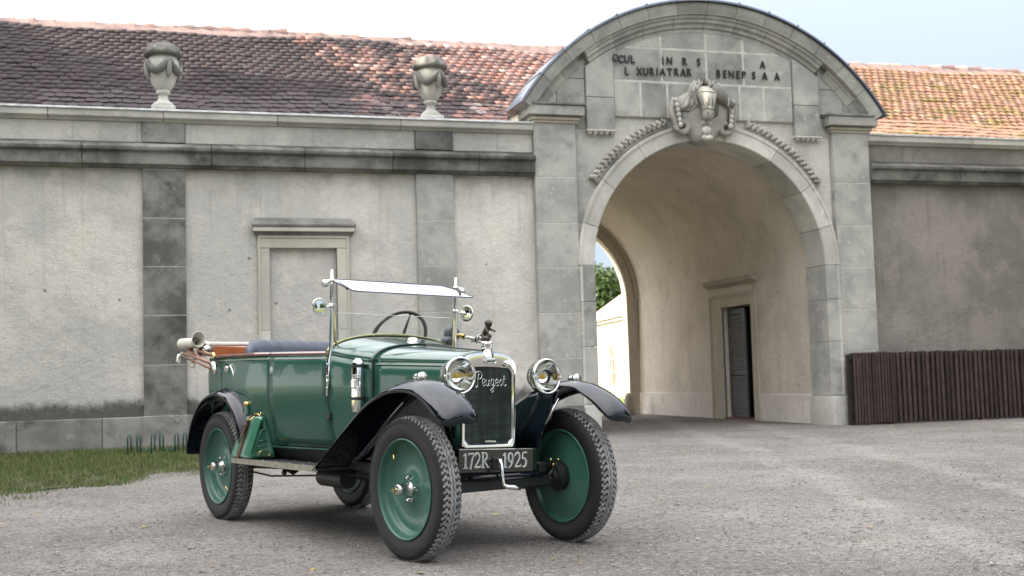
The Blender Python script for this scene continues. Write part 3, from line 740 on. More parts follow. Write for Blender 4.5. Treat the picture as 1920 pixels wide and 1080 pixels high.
# ---- cartouche with two horse heads
cx0, cy0 = 8.015, 16.50
sh = MB()
outl = [(-.17, -.52), (0, -.56), (.17, -.52), (.24, -.42), (.36, -.36), (.44, -.2), (.46, 0), (.42, .14), (.30, .22), (.05, .34), (-.2, .26), (-.36, .17), (-.44, .05), (-.40, -.16), (-.33, -.34), (-.24, -.42)]
sh.quadloop([[(cx0 + x, 16.62, 4.90 + z) for x, z in outl], [(cx0 + x, 16.44, 4.90 + z) for x, z in outl], [(cx0 + x * .8, 16.36, 4.90 + z * .85) for x, z in outl], [(cx0 + x * .45, 16.33, 4.88 + z * .5) for x, z in outl]], True, True, True)
G(sh.build('cartouche_shield', M['guano'], gw, True))
for s in (-1, 1):
    pts = []; 
    for i in range(26):   # scroll: from the shoulder down into a curl
        t = i / 25
        if t < .5: q = t / .5; x = s * (.47 + .06 * math.sin(q * PI)); z = 5.02 - .36 * q
        else:
            q = (t - .5) / .5; a = q * 2 * PI * .85; r = .115 * (1 - .55 * q); x = s * (.35 + r * math.cos(a)); z = 4.62 - .02 - r * math.sin(a)
        pts.append((cx0 + x, 16.40, z))
    q = MB(); q.tube(pts, [.05 - .012 * abs(i / 25 - .5) for i in range(26)], 8); G(q.build('cartouche_scroll', M['guano'], gw, True))
    for k in range(6):
        q = MB(); q.sphere((cx0 + s * (.475 - .012 * k), 16.335, 4.98 - .075 * k), .036 + .004 * (k % 2), 8, 6, (1, .8, 1.15)); G(q.build('husk_bead', M['stone_light'], gw, True))
def limb(name, pts, rad, m, sq=None, n=10):
    q = MB(); q.tube(pts, rad, n); return G(q.build(name, m, gw, True))
q = MB(); q.sphere((8.06, 16.47, 5.10), .25, 16, 10, (1.25, .42, .85)); G(q.build('mane_mass', M['carve_dark'], gw, True))
# frontal head
hm = M['guano']
q = MB(); sec = []
for (z, w, d, y) in ((5.17, .065, .06, 16.36), (5.13, .085, .09, 16.31), (5.06, .098, .105, 16.26), (4.99, .092, .10, 16.23), (4.91, .066, .085, 16.215), (4.84, .056, .07, 16.21), (4.77, .062, .065, 16.21), (4.72, .058, .055, 16.22), (4.69, .035, .03, 16.24)):
    w *= 1.45; d *= 1.2; z = 4.92 + (z - 4.92) * 1.12
    sec.append([(8.0 + w * math.cos(2 * PI * k / 14) * (1 if abs(math.sin(2 * PI * k / 14)) < .8 else .9), y + d * math.sin(2 * PI * k / 14), z) for k in range(14)])
q.quadloop(sec, True, True, True); G(q.build('horse_head', M['guano'], gw, True))
for s in (-1, 1):
    q = MB(); q.tube([(8.0 + s * .075, 16.19, 5.10), (8.0 + s * .115, 16.20, 5.05), (8.0 + s * .07, 16.15, 4.92), (8.0 + s * .05, 16.13, 4.82)], [.02, .032, .02, .012], 8); G(q.build('cheek_bone', M['guano'], gw, True))
    q = MB(); q.tube([(8.0 + s * .03, 16.135, 5.05), (8.0 + s * .04, 16.118, 4.95), (8.0 + s * .036, 16.12, 4.86)], [.006, .014, .006], 6); G(q.build('hollow_shade', M['carve_dark'], gw, True))  # dark strips laid on the face as the shade of hollows
for s in (-1, 1):
    q = MB(); q.tube([(8.0 + s * .07, 16.32, 5.16), (8.0 + s * .095, 16.29, 5.24), (8.0 + s * .085, 16.30, 5.31)], [.03, .026, .005], 8); G(q.build('horse_ear', hm, gw, True))
    q = MB(); q.sphere((8.0 + s * .108, 16.19, 5.03), .024, 8, 6); G(q.build('horse_eye', M['stone_dark'], gw, True))
    q = MB(); q.sphere((8.0 + s * .036, 16.145, 4.755), .017, 8, 6); G(q.build('nostril', M['stone_dark'], gw, True))
for (z, w) in ((5.085, .135), (4.83, .085)):
    q = MB(); q.tube([(8.0 + w * math.cos(a), 16.25 + .115 * math.sin(a) - (.015 if z < 5 else 0), z + .008 * math.sin(a * 2)) for a in [PI + PI * i / 12 for i in range(13)]], .013, 6); G(q.build('bridle_strap', M['stone_light'], gw, True))
for k in range(13):   # mane falling to the left, and between the heads
    a = k / 12 * 1.15
    limb('mane_lock', [(7.97 - .10 * a, 16.34, 5.27), (7.90 - .12 * a, 16.30 - .02 * (k % 2), 5.18 - .06 * a), (7.84 - .10 * a, 16.31, 5.04 - .05 * a), (7.86 - .14 * a, 16.32, 4.93 - .03 * a), (7.78 - .13 * a, 16.34, 4.84 + .02 * a), (7.75 - .10 * a, 16.36, 4.79 + .03 * a)], [.026, .034 + .008 * (k % 2), .03, .028 + .008 * ((k + 1) % 2), .024, .008], M['carve_dark'] if k % 3 else M['guano'], n=7)
for k in range(5):
    a = k / 4
    limb('mane_lock', [(8.10 + .05 * a, 16.33, 5.10), (8.11 + .05 * a, 16.30, 4.98), (8.15 + .05 * a, 16.31, 4.88 + .02 * a), (8.13 + .07 * a, 16.33, 4.76 + .03 * a), (8.17 + .06 * a, 16.36, 4.69 + .05 * a)], [.032, .037, .034, .03, .008], M['carve_dark'], n=7)
# profile head turned right
q = MB(); sec = []
pr = [(8.07, 5.14, .12), (8.15, 5.115, .125), (8.22, 5.07, .115), (8.29, 5.02, .09), (8.35, 4.975, .068), (8.41, 4.945, .06), (8.45, 4.925, .052), (8.475, 4.915, .025)]
for i, (x, z, r) in enumerate(pr):
    dx, dz = (.82, -.5); nx_, nz_ = .5, .82
    r *= 1.2; x += .02
    sec.append([(x + nx_ * r * math.sin(2 * PI * k / 12) * .9, 16.33 - .02 + r * .75 * math.cos(2 * PI * k / 12), z + nz_ * r * math.sin(2 * PI * k / 12) * .9) for k in range(12)])
q.quadloop(sec, True, True, True); G(q.build('horse_head', M['carve_dark'], gw, True))
for x in (8.12, 8.20): 
    q = MB(); q.tube([(x, 16.30, 5.20 - (x - 8.12) * .4), (x + .02, 16.28, 5.26 - (x - 8.12) * .4), (x + .045, 16.29, 5.30 - (x - 8.12) * .4)], [.026, .02, .004], 7); G(q.build('horse_ear', hm, gw, True))
q = MB(); q.sphere((8.27, 16.235, 5.075), .018, 8, 6); G(q.build('horse_eye', M['stone_dark'], gw, True))
q = MB(); q.tube([(8.37 + .0 * i, 16.24 + .01 * i, 5.02 - .045 * i) for i in range(4)], .011, 6); G(q.build('bridle_strap', M['stone_light'], gw, True))
for k in range(6):
    limb('mane_lock', [(8.02 + .03 * k, 16.36, 5.28 - .012 * k), (8.06 + .035 * k, 16.34, 5.27 - .02 * k), (8.10 + .035 * k, 16.335, 5.21 - .022 * k)], [.03, .034, .01], M['carve_dark'], n=7)
limb('crest_knob', [(8.0, 16.40, 5.27), (8.0, 16.36, 5.33), (8.0, 16.36, 5.37)], [.07, .055, .02], M['stone_dark'])
# lower shell and ball
q = MB(); q.sphere((8.02, 16.33, 4.53), .075, 12, 8, (1, .8, .9)); G(q.build('cartouche_ball', M['stone_light'], gw, True))
for k in range(5):
    a = -PI / 2 + (k - 2) * .42
    limb('acanthus_leaf', [(8.02 + .03 * math.cos(a), 16.34, 4.46 + .02 * math.sin(a)), (8.02 + .085 * math.cos(a), 16.31, 4.45 + .05 * math.sin(a)), (8.02 + .12 * math.cos(a), 16.34, 4.42 + .05 * math.sin(a))], [.028, .034, .012], M['stone_light'], n=7)
for k in range(5):
    a = PI / 2 + (k - 2) * .5
    limb('acanthus_leaf', [(8.02 + .05 * math.cos(a), 16.34, 4.60 + .03 * math.sin(a)), (8.02 + .10 * math.cos(a), 16.31, 4.61 + .07 * math.sin(a))], [.03, .014], M['stone_light'], n=7)
# ---- passage: vault, walls, plinths, far arch
RV = 2.01; Y0, Y1 = 17.08, 24.35
q = MB(); prof = [(UC - RV, .0)] + [(UC - RV, 1.2)] + [(UC - RV * math.cos(t), ZS + RV * math.sin(t)) for t in [PI * i / 40 for i in range(41)]]
DU = UC + RV
right = [(DU, 1.2), (DU, 0)]
lines = prof
q.quadloop([[(x, Y0, z) for x, z in lines], [(x, Y1, z) for x, z in lines]], False)
G(q.build('passage_vault', M['plaster_tunnel'], gw, 40)); q = MB()
# right wall with the door opening (v 19.18..20.14, z<2.06)
D0, D1, DZ = 19.14, 20.30, 2.06
for (ya, yb, za, zb) in ((Y0, D0, 0, ZS), (D1, Y1, 0, ZS), (D0, D1, DZ, ZS)):
    q.quadloop([[(DU, ya, za), (DU, yb, za)], [(DU, ya, zb), (DU, yb, zb)]], False)
q.quadloop([[(DU, D0, 0), (DU + .34, D0, 0)], [(DU, D0, DZ), (DU + .34, D0, DZ)]], False)
q.quadloop([[(DU, D1, 0), (DU + .34, D1, 0)], [(DU, D1, DZ), (DU + .34, D1, DZ)]], False)
q.quadloop([[(DU, D0, DZ), (DU, D1, DZ)], [(DU + .34, D0, DZ), (DU + .34, D1, DZ)]], False)
G(q.build('passage_wall', M['plaster_tunnel'], gw))
# reveals behind the front ring down to the vault
q = MB(); ths = [PI * i / 40 for i in range(41)]
q.quadloop([[(UC + r * math.cos(t), y, ZS + r * math.sin(t)) for r, y in ((RI + .01, 17.083), (RV + .15, 17.083))] for t in ths], False)
for s in (-1, 1): q.quadloop([[(UC + s * (RI + .01), 17.083, 0), (UC + s * (RV + .15), 17.083, 0)], [(UC + s * (RI + .01), 17.083, ZS), (UC + s * (RV + .15), 17.083, ZS)]], False)
G(q.build('ring_back', M['stone_warm'], gw))
# outer shell above the vault keeps the sky out (loft floor and flanks)
q = MB(); q.box(UC - 2.9, UC - RV - .02, 17.0, 24.3, 0, 4.6); q.box(UC + RV + .36, UC + 2.9, 17.0, 24.3, 0, 4.6); q.box(UC + RV + .012, UC + RV + .36, 17.0, D0 - .01, 0, 4.6); q.box(UC + RV + .012, UC + RV + .36, D1 + .01, 24.3, 0, 4.6)
q.box(UC + RV + .012, UC + RV + .36, D0 - .01, D1 + .01, DZ + .012, 4.6); q.box(UC - 2.9, UC + 2.9, 17.0, 24.3, 4.62, 4.8)
G(q.build('passage_masonry', M['plaster_tunnel'], gw))
for (ya, yb) in ((Y0, 18.93), (20.78, Y1)):
    G(MB().obox((DU - .012, (ya + yb) / 2, .235), (.022, 0, 0), (0, (yb - ya) / 2, 0), (0, 0, .235)).build('passage_plinth', M['plaster_plinth'], gw, bevel=.01))
G(MB().obox((UC - RV + .012, (Y0 + Y1) / 2, .235), (.022, 0, 0), (0, (Y1 - Y0) / 2, 0), (0, 0, .235)).build('passage_plinth', M['plaster_plinth'], gw, bevel=.01))
# door surround in the passage: jambs, lintel, hood
def yb(y0, y1, x0, z0, z1, name, m, bev=.006): return G(MB().box(x0, DU + .03, y0, y1, z0, z1).build(name, M[m], gw, bevel=bev))
yb(18.94, D0, DU - .035, 0, 2.26, 'door_jamb', 'stone_warm'); yb(D1, 20.76, DU - .035, 0, 2.26, 'door_jamb', 'stone_warm'); yb(D0, D1, DU - .035, DZ, 2.26, 'door_lintel', 'stone_warm')
yb(18.935, 19.0, DU - .05, 0, 2.29, 'surround_moulding', 'stone_warm'); yb(20.70, 20.765, DU - .05, 0, 2.29, 'surround_moulding', 'stone_warm'); yb(19.002, 20.698, DU - .05, 2.23, 2.29, 'surround_moulding', 'stone_warm')
q = MB(); hp = [(DU + .01, 2.44), (DU - .05, 2.44), (DU - .06, 2.465), (DU - .13, 2.49), (DU - .14, 2.54), (DU - .12, 2.565), (DU + .01, 2.585)]
q.quadloop([[(x, 18.86, z) for x, z in hp], [(x, 20.84, z) for x, z in hp]], True, True, True); G(q.build('door_hood', M['stone_warm'], gw, bevel=.004))
G(MB().box(DU - .03, DU + .34, D0, D1, -.02, .035).build('door_threshold', M['wood_sill'], gw))
# louvred double door: one leaf shut, one leaf ajar
def louvre_leaf(origin, dirv, width):
    h = 1.98; z0 = .045
    emp = bpy.data.objects.new('door_leaf', None); 
    fr = MB(); fw = .055
    for (a, b_, za, zb) in ((0, fw, 0, h), (width - fw, width, 0, h), (fw, width - fw, 0, .10), (fw, width - fw, h - .10, h), (fw, width - fw, .76, .86)):
        fr.box(a, b_, -.02, .02, z0 + za, z0 + zb)
    leaf = fr.build('door_leaf', M['grille_grey'], gw)
    Mx = Matrix.Translation(origin) @ Matrix.Rotation(math.atan2(dirv[1], dirv[0]), 4, 'Z')
    leaf.matrix_basis = Mx; leaf.matrix_parent_inverse = Matrix.Translation(-gw.location)
    sb = MB(); sb.obox((width / 2, 0, 0), (width / 2 - fw - .004, 0, 0), (0, .022, .010), (0, -.003, .006)); sme = sb.mesh('slat', M['slat_grey'])
    z = z0 + .125
    while z < z0 + h - .115:
        if not (.745 < z - z0 < .875):
            s = bpy.data.objects.new('slat', sme); link(s, leaf); s.location = (0, 0, z)
        z += .040
    bk = MB(); bk.box(fw, width - fw, .021, .025, z0 + .1, z0 + h - .1); link_ = bk.build('louvre_back', M['roof_board'], leaf)
    return leaf
louvre_leaf((DU + .11, D1 - .03, 0), (0, -1), .66)
louvre_leaf((DU + .11, D0 + .03, 0), (.30, .95), .44)
G(MB().box(DU + .33, DU + .345, D0 - .3, D1 + .3, 0, DZ + .2).build('door_void', M['roof_board'], gw))
# far arch ring
ths = [PI * i / 36 for i in range(37)]
RF = 1.75
q = MB(); path = [(UC + 1, 0)]
ring = [(UC + RF * 1.0, 24.62), (UC + RF, 24.35), (UC + RV + .06, 24.35), (UC + RV + .06, 24.62)]
secs = []
for s, zz_ in ((1, 0),): secs.append([(UC + RF, 24.62, 0), (UC + RF, Y1, 0), (UC + RV + .5, Y1, 0), (UC + RV + .5, 24.62, 0)])
for t in ths: secs.append([(UC + RF * math.cos(t), 24.62, ZS + RF * math.sin(t)), (UC + RF * math.cos(t), Y1, ZS + RF * math.sin(t)), (UC + (RV + .5) * math.cos(t), Y1, ZS + (RV + .5) * math.sin(t)), (UC + (RV + .5) * math.cos(t), 24.62, ZS + (RV + .5) * math.sin(t))])
secs.append([(UC - RF, 24.62, 0), (UC - RF, Y1, 0), (UC - RV - .5, Y1, 0), (UC - RV - .5, 24.62, 0)])
q.quadloop(secs, True, True, True); G(q.build('far_arch', M['stone_warm'], gw, 40))
q = MB(); q.quadloop([[(UC + (RV - .02) * math.cos(t) if 0 else x, Y1 - .04, z), (x2, Y1 - .04, z2)] for (x, z, x2, z2) in
    [(UC + (RV - .07) * math.cos(t), ZS + (RV - .07) * math.sin(t), UC + (RV + .02) * math.cos(t), ZS + (RV + .02) * math.sin(t)) for t in ths]], False)
G(q.build('far_arch_bead', M['stone_warm'], gw, solid=.05))

# guard stone beyond the passage
gs = MB(); gs.lathe([(.001, 0), (.19, 0), (.185, .3), (.17, .44), (.13, .50), (.06, .53), (.001, .535)], (0, 0, 0), 'z', 20)
o = gs.build('guard_stone', M['stone_warm'], None, True); o.location = (9.66, 23.85, 0); o.scale = (.62, .62, .9); tag(o, 'round-topped stone bollard at the far mouth of the passage', 'bollard')
# urns on the coping
def urn(x, label):
    t = thing('stone_urn', label, 'urn', (x, 16.72, 4.62), 0, 'stone urns on the parapet coping')
    MB().bbox(-.17, .17, -.17, .17, 0, .055, .01).build('urn_base', M['stone_light'], t)
    MB().lathe([(.155, .056), (.16, .085), (.13, .12), (.085, .15), (.068, .19), (.066, .235), (.10, .25), (.105, .275), (.095, .29), (.09, .30)], n=28).build('urn_foot', M['stone_light'], t, True)
    MB().lathe([(.09, .30), (.125, .33), (.165, .40), (.20, .50), (.222, .60), (.225, .68), (.205, .74), (.20, .765)], n=32).build('urn_bowl', M['stone_light'], t, True)
    lid = MB().lathe([(.20, .765), (.255, .775), (.272, .80), (.268, .83), (.25, .85), (.235, .875), (.19, .93), (.12, .965), (.05, .985), (.001, .99)], n=64,
                     mod=lambda a, r, h: 1 + (.085 * math.sin(a * 9 + h * 16) if .845 < h < .98 else (.02 * math.sin(a * 24) if .77 < h < .845 else 0)))
    lid.build('urn_lid', M['carve_dark'], t, True)
    for k in range(4):
        a0 = k * PI / 2 + .35; pts = []; rad = []
        for i in range(15):
            q_ = i / 14; a = a0 + q_ * PI / 2; z = .70 - .155 * math.sin(q_ * PI)
            r = .222 - .02 * math.sin(q_ * PI) + .02; pts.append((r * math.cos(a), r * math.sin(a), z)); rad.append(.034 + .022 * math.sin(q_ * PI) + .007 * (i % 2))
        MB().tube(pts, rad, 8).build('swag', M['carve_dark'], t, True)
        MB().tube([(.235 * math.cos(a0), .235 * math.sin(a0), .71), (.25 * math.cos(a0), .25 * math.sin(a0), .62), (.235 * math.cos(a0), .235 * math.sin(a0), .50), (.22 * math.cos(a0), .22 * math.sin(a0), .44)], [.03, .038, .04, .012], 8).build('swag_tail', M['guano'], t, True)
    t.scale = (.93, .93, .97)
    return t
urn(.131, 'swagged stone urn on the coping above the blackened pilaster')
urn(3.846, 'swagged stone urn on the coping above the pale pilaster, nearer the gate')

# picket fence against the right wing
fn = thing('picket_fence', 'dark brown picket fence standing against the right wing wall', 'fence', (13.4, 16.2, 0))
def FN(o): o.matrix_parent_inverse = Matrix.Translation(-fn.location); return o
sm = [MB().bbox(-.019, .019, -.011, .011, .03, 1.115, .004).mesh('slat', M['picket']) for _ in range(1)]
def picket(x, y, w=1, tilt=0, h=0):
    o = bpy.data.objects.new('slat', sm[0]); link(o, fn); o.location = (x, y, h); o.scale = (w, 1, 1); o.rotation_euler = (0, tilt, R_.uniform(-.08, .08)); FN(o)
for k in range(13): picket(10.27 + k * .052, 16.18 - k * .004, .95, R_.uniform(-.006, .006), R_.uniform(-.008, .008))
for k in range(74): picket(10.98 + k * .088, 16.20, 1.3, R_.uniform(-.012, .012), R_.uniform(-.012, .006))
rs_ = MB().bbox(-.019, .019, -.008, .008, .03, 1.10, .004).mesh('slat', M['rail'])  # extra rear slats, added so the picket gaps look dark
for k in range(80):
    o = bpy.data.objects.new('slat', rs_); link(o, fn); o.location = (10.30 + k * .088, 16.295, 0); o.scale = (1.6, 1, 1); FN(o)
for (z, h) in ((.22, .035), (1.06, .045)):
    FN(MB().box(10.25, 17.5, 16.235, 16.275, z - h, z + h).build('fence_rail', M['rail'], fn))
for x in (10.26, 10.93, 12.6, 14.3, 16.0): FN(MB().box(x - .035, x + .035, 16.276, 16.34, 0, 1.09).build('fence_post', M['rail'], fn))
# low hoop edging at the lawn
he = thing('hoop_edging', 'low green metal hoop edging on the grass by the wall base', 'edging', (-.3, 15.6, .07))
for i, x in enumerate((-.31, -.20, -.03, .07, .25, .35, .53, .66)):
    w = .055; q = MB()
    q.tube([(x - he.location.x - .02, 0, -.08), (x - he.location.x - .02, .0, .21), (x - he.location.x - .012, 0, .245), (x - he.location.x + .012, 0, .245), (x - he.location.x + .02, 0, .21), (x - he.location.x + .02, 0, -.08)], .009, 6)
    q.build('hoop', M['hoop'], he, True)
for (a, b_) in ((-.20, -.03), (.07, .25), (.35, .53)): MB().tube([(a - he.location.x, 0, .055), (b_ - he.location.x, 0, .055)], .008, 6).build('edging_bar', M['hoop'], he, True)
# ================================================================ BEYOND THE PASSAGE
fb = thing('outbuilding', 'small sunlit cream building with arched window seen through the passage', 'building', (16.38, 42.06, 0), -.146)
# local frame: +y runs along the visible wall (away), wall face at x=0, building body to +x
MB().box(0, 6, -12, 4.8, -.1, 2.78).build('wall', M['farwall'], fb)
MB().box(-.12, 6.12, -12.12, 4.92, 2.78, 2.90).build('eave', M['stone_light'], fb)
q = MB(); q.v = [(-.22, -12.2, 2.9), (6.22, -12.2, 2.9), (6.22, 5.02, 2.9), (-.22, 5.02, 2.9), (3, -9, 5.4), (3, 1.9, 5.4)]; q.f = [(0, 1, 4), (1, 2, 5, 4), (2, 3, 5), (3, 0, 4, 5), (0, 3, 2, 1)]
q.build('roof', M['farroof'], fb)
def arch_win(y0, y1, z0, z1):
    yc = (y0 + y1) / 2; r = (y1 - y0) / 2
    poly = [(y0, z0), (y1, z0)] + [(yc + r * math.cos(PI * i / 12), z1 - r + r * math.sin(PI * i / 12)) for i in range(13)]
    q = MB(); q.quadloop([[(-.004, y, z) for y, z in poly], [(-.02, y, z) for y, z in poly]], True, True, True); w = q.build('window', M['farglass'], fb)
    q = MB(); q.tube([(-.03, y, z) for y, z in poly], .045, 4, closed=True); q.build('window_frame', M['farframe'], w)
    q = MB()
    for z in (z0 + .5, z0 + 1.0): q.box(-.05, -.02, y0, y1, z - .025, z + .025)
    q.box(-.052, -.018, yc - .03, yc + .03, z0, z1); q.build('glazing_bar', M['farframe'], w)
for a in (-.75, -6.2): arch_win(a, a + 1.0, .42, 1.98)
def leaf_blob(c, rad, n, size, rs, hollow=.5):
    """n leaf quads spread through lumpy sub-crowns"""
    k = max(5, int(n / 350)); cs = rs.randn(k, 3); cs /= np.linalg.norm(cs, axis=1)[:, None]; cs *= (rs.rand(k, 1) ** .4) * .78
    cs = cs * np.array(rad); rr = (.26 + .22 * rs.rand(k)) * min(rad)
    which = rs.randint(0, k, n); d = rs.randn(n, 3); d /= np.linalg.norm(d, axis=1)[:, None]
    p = np.array(c) + cs[which] + d * (rr[which] * (hollow + (1 - hollow) * rs.rand(n)))[:, None]
    a = rs.randn(n, 3); a /= np.linalg.norm(a, axis=1)[:, None]; b = np.cross(a, d + .3 * rs.randn(n, 3)); b /= np.linalg.norm(b, axis=1)[:, None] + 1e-6
    s = size * (.6 + .8 * rs.rand(n))[:, None]
    V = np.stack([p - a * s, p + b * s * .5, p + a * s, p - b * s * .5], 1).reshape(-1, 3)
    return V
def tree(label, x, y, h, r, nleaf, size, seed, group=None, m='leaf'):
    t = thing('leafy_tree', label, 'tree', (x, y, 0), 0, group); rs = np.random.RandomState(seed)
    q = MB(); q.tube([(0, 0, 0), (.05, 0, h * .2), (-.03, .05, h * .4), (.05, 0, h * .7)], [.045 * h * .8, .035 * h * .8, .026 * h, .008 * h], 9)
    for k in range(6):
        a = k * 1.1 + seed; z = h * (.3 + .06 * k); q.tube([(0, 0, z), (r * .4 * math.cos(a), r * .4 * math.sin(a), z + h * .12), (r * .75 * math.cos(a), r * .75 * math.sin(a), z + h * .2)], [.014 * h, .009 * h, .003 * h], 6)
    q.build('trunk', M['bark'], t, True)
    V = leaf_blob((0, 0, h * .62), (r, r, h * .36), nleaf, size, rs)
    fastmesh('crown', V, np.arange(len(V)).reshape(-1, 4), M[m], t)
    return t
tree('tall green tree behind the outbuilding, left half of the view through the passage', 22.4, 61.0, 8.0, 3.0, 9000, .13, 3)
tree('lower pale green tree over the outbuilding roof beside the far arch', 26.4, 66.5, 7.3, 2.6, 7000, .14, 8)
# unseen trees added to shade yard and walls, also reflected in chrome and paint
rs = np.random.RandomState(2); Vs = []
for (x, y, h, r) in ((17.5, 11, 9.5, 4.2), (20, 5, 10, 4.5), (22, 13, 11, 5), (-16, -4.5, 13.5, 4.4), (-16.5, 1.5, 14.5, 4.4), (-16, 7.5, 14.5, 4.4), (-16.5, 13.5, 14.4, 4.4), (-11.5, -8, 12.5, 4.2), (-12.5, -1.5, 13.2, 4.4), (-11.5, 4.5, 12.6, 4.2), (-12.5, 10.5, 13, 4.3), (-12, 16.5, 14, 4.4), (-13.5, 21.5, 14.5, 4.2), (-17, 19, 15, 4.4), (-13, -15, 12, 4.4),
                     (-4, -24, 9, 4.5), (5, -19, 8.5, 3.6), (12, -23, 10, 4.8), (22, -20, 8.5, 4)):
    Vs.append(leaf_blob((x, y, h * .52), (r, r, h * .46), 9500 if (x < -10 and y > 9) else 5200, .38 if y > 9 else .34, rs, .35))
V = np.concatenate(Vs); fastmesh('unseen_shade_woods', V, np.arange(len(V)).reshape(-1, 4), M['leaf_dark'], kind='stuff')
# ================================================================ THE CAR
M['green'] = mat('green_coachwork', (.022, .080, .060), .24, coat=.34, coatr=.02, spec=.25, bump=.05, bscale=3.5)
M['green_top'] = mat('green_bonnet_polish', (.022, .080, .060), .2, coat=1, coatr=.02, spec=.4)
M['green_wheel'] = mat('green_wheel_paint', (.034, .105, .078), .35, coat=.2, coatr=.06, spec=.3)
M['green_can'] = mat('green_can_paint', (.032, .13, .082), .3, coat=.8, coatr=.05)
M['navy'] = mat('blue_black_enamel', (.003, .0055, .010), .035, spec=.5, bump=.02, bscale=3)
M['under'] = mat('chassis_black', (.008, .009, .009), .5)
M['chrome'] = mat('polished_nickel', (.80, .79, .76), .06, 1)
M['chrome_d'] = mat('satin_nickel', (.62, .61, .59), .22, 1, var=.2, vscale=40)
M['brass'] = mat('polished_brass', (.72, .52, .20), .18, 1)
M['olive'] = mat('brass_cowl_bead', (.30, .28, .12), .25, .8)
M['rubber'] = mat('tyre_rubber', (.012, .012, .013), .6, var=.25, vscale=14, bump=.05, bscale=120)
M['tread'] = mat('dusty_tread_rubber', (.30, .30, .295), .85, col2=(.13, .13, .128), vscale=26)
M['leather'] = mat('blue_grey_leather', (.030, .042, .068), .42, var=.15, vscale=8, bump=.1, bscale=140)
M['wood'] = mat('varnished_mahogany', (.20, .055, .022), .25, coat=.8, var=.4, vscale=12)
M['wood_rail'] = mat('varnished_top_rail', (.17, .055, .035), .22, coat=1, var=.3, vscale=10)
M['wood_orange'] = mat('orange_varnished_box', (.42, .11, .022), .35, coat=.6, var=.3, vscale=9)
M['bow'] = mat('hood_bow_wood', (.24, .085, .035), .35, coat=.5, var=.4, vscale=15)
M['canvas'] = mat('cream_canvas', (.66, .63, .56), .9, var=.15, vscale=6, bump=.25, bscale=160)
M['belt'] = mat('worn_brown_leather', (.10, .032, .018), .5, var=.5, vscale=20, bump=.2)
M['blackrub'] = mat('black_rubber_mat', (.022, .023, .026), .6, bump=.2, bscale=90)
M['alu'] = mat('aluminium_edging', (.42, .40, .34), .38, .9, var=.25, vscale=25)
M['ebony'] = mat('dark_steering_rim', (.035, .027, .018), .3, coat=.5)
M['bronze'] = mat('dark_bronze', (.10, .085, .07), .42, .75, var=.4, vscale=30)
M['amber'] = mat('amber_bulb', (.85, .50, .01), .12, coat=1)
M['plate'] = mat('black_number_panel', (.009, .010, .007), .22, coat=.8)
M['digit'] = mat('painted_digits', (.78, .78, .74), .45)
M['digit_in'] = mat('digit_inner_paint', (.34, .37, .35), .5)  # grey-green inner fill of the digits
M['pin'] = mat('pinstripe_paint', (.30, .34, .24), .4)
M['seam'] = mat('dark_seam_beading', (.012, .02, .016), .5)
def m_glass():
    m = bpy.data.materials.new('window_glass'); m.use_nodes = True; N = m.node_tree.nodes; L = m.node_tree.links
    for n in list(N): N.remove(n)
    o = N.new('ShaderNodeOutputMaterial'); mxs = N.new('ShaderNodeMixShader'); tr = N.new('ShaderNodeBsdfTransparent'); gl = N.new('ShaderNodeBsdfGlossy'); fr = N.new('ShaderNodeFresnel')
    tr.inputs[0].default_value = (.95, .97, .955, 1); gl.inputs['Roughness'].default_value = .0; fr.inputs[0].default_value = 1.35
    L.new(fr.outputs[0], mxs.inputs[0]); L.new(tr.outputs[0], mxs.inputs[1]); L.new(gl.outputs[0], mxs.inputs[2]); L.new(mxs.outputs[0], o.inputs[0]); return m
M['glass'] = m_glass()
def m_visor():
    m = m_glass(); m.name = 'tinted_sky_sheen_glass'; N = m.node_tree.nodes
    L = m.node_tree.links; tl = N.new('ShaderNodeBsdfDiffuse'); tl.inputs[0].default_value = (.72, .75, .90, 1); m2 = N.new('ShaderNodeMixShader'); m2.inputs[0].default_value = .55  # pale lavender diffuse painted in for the sky reflected on the glass
    [n for n in N if n.type == 'FRESNEL'][0].inputs[0].default_value = 2.2
    for n in list(N):
        if n.type == 'BSDF_TRANSPARENT': n.inputs[0].default_value = (.80, .83, .97, 1); L.new(n.outputs[0], m2.inputs[1])
    mm_ = [n for n in N if n.type == 'MIX_SHADER' and n != m2][0]; L.new(tl.outputs[0], m2.inputs[2]); L.new(m2.outputs[0], mm_.inputs[1])
    return m
M['visor'] = m_visor()
def m_radiator():
    g = NG('radiator_core', .5, .4)
    tcn = g.N.new('ShaderNodeTexCoord'); O = tcn.outputs['Object']
    n1 = g.N.new('ShaderNodeTexNoise'); n1.inputs['Scale'].default_value = 40; n1.inputs['Detail'].default_value = 4
    mp = g.N.new('ShaderNodeMapping'); mp.inputs['Scale'].default_value = (1, .08, 1.2); g.L.new(O, mp.inputs[0]); g.L.new(mp.outputs[0], n1.inputs[0])
    n2 = g.N.new('ShaderNodeTexNoise'); n2.inputs['Scale'].default_value = 40; mp2 = g.N.new('ShaderNodeMapping'); mp2.inputs['Scale'].default_value = (1, 1.2, .08); g.L.new(O, mp2.inputs[0]); g.L.new(mp2.outputs[0], n2.inputs[0])
    f = g.ramp(g.math('ADD', n1.outputs['Fac'], n2.outputs['Fac']), .85, 1.3)
    return g.done(g.mix(f, (.006, .012, .009), (.024, .042, .033)))
M['core'] = m_radiator()
CAR = (1.7160, 6.1719, 0); CH = -1.25458
car = thing('vintage_car', 'open green 1920s touring car with disc wheels, panel reads 172R 1925, parked on gravel', 'car', CAR, CH)
LEAN = .033
def lean(p): return Vector((p[0], p[1] + LEAN * (p[2] - .42), p[2] - LEAN * p[1]))
def CB(): return MB(lean)
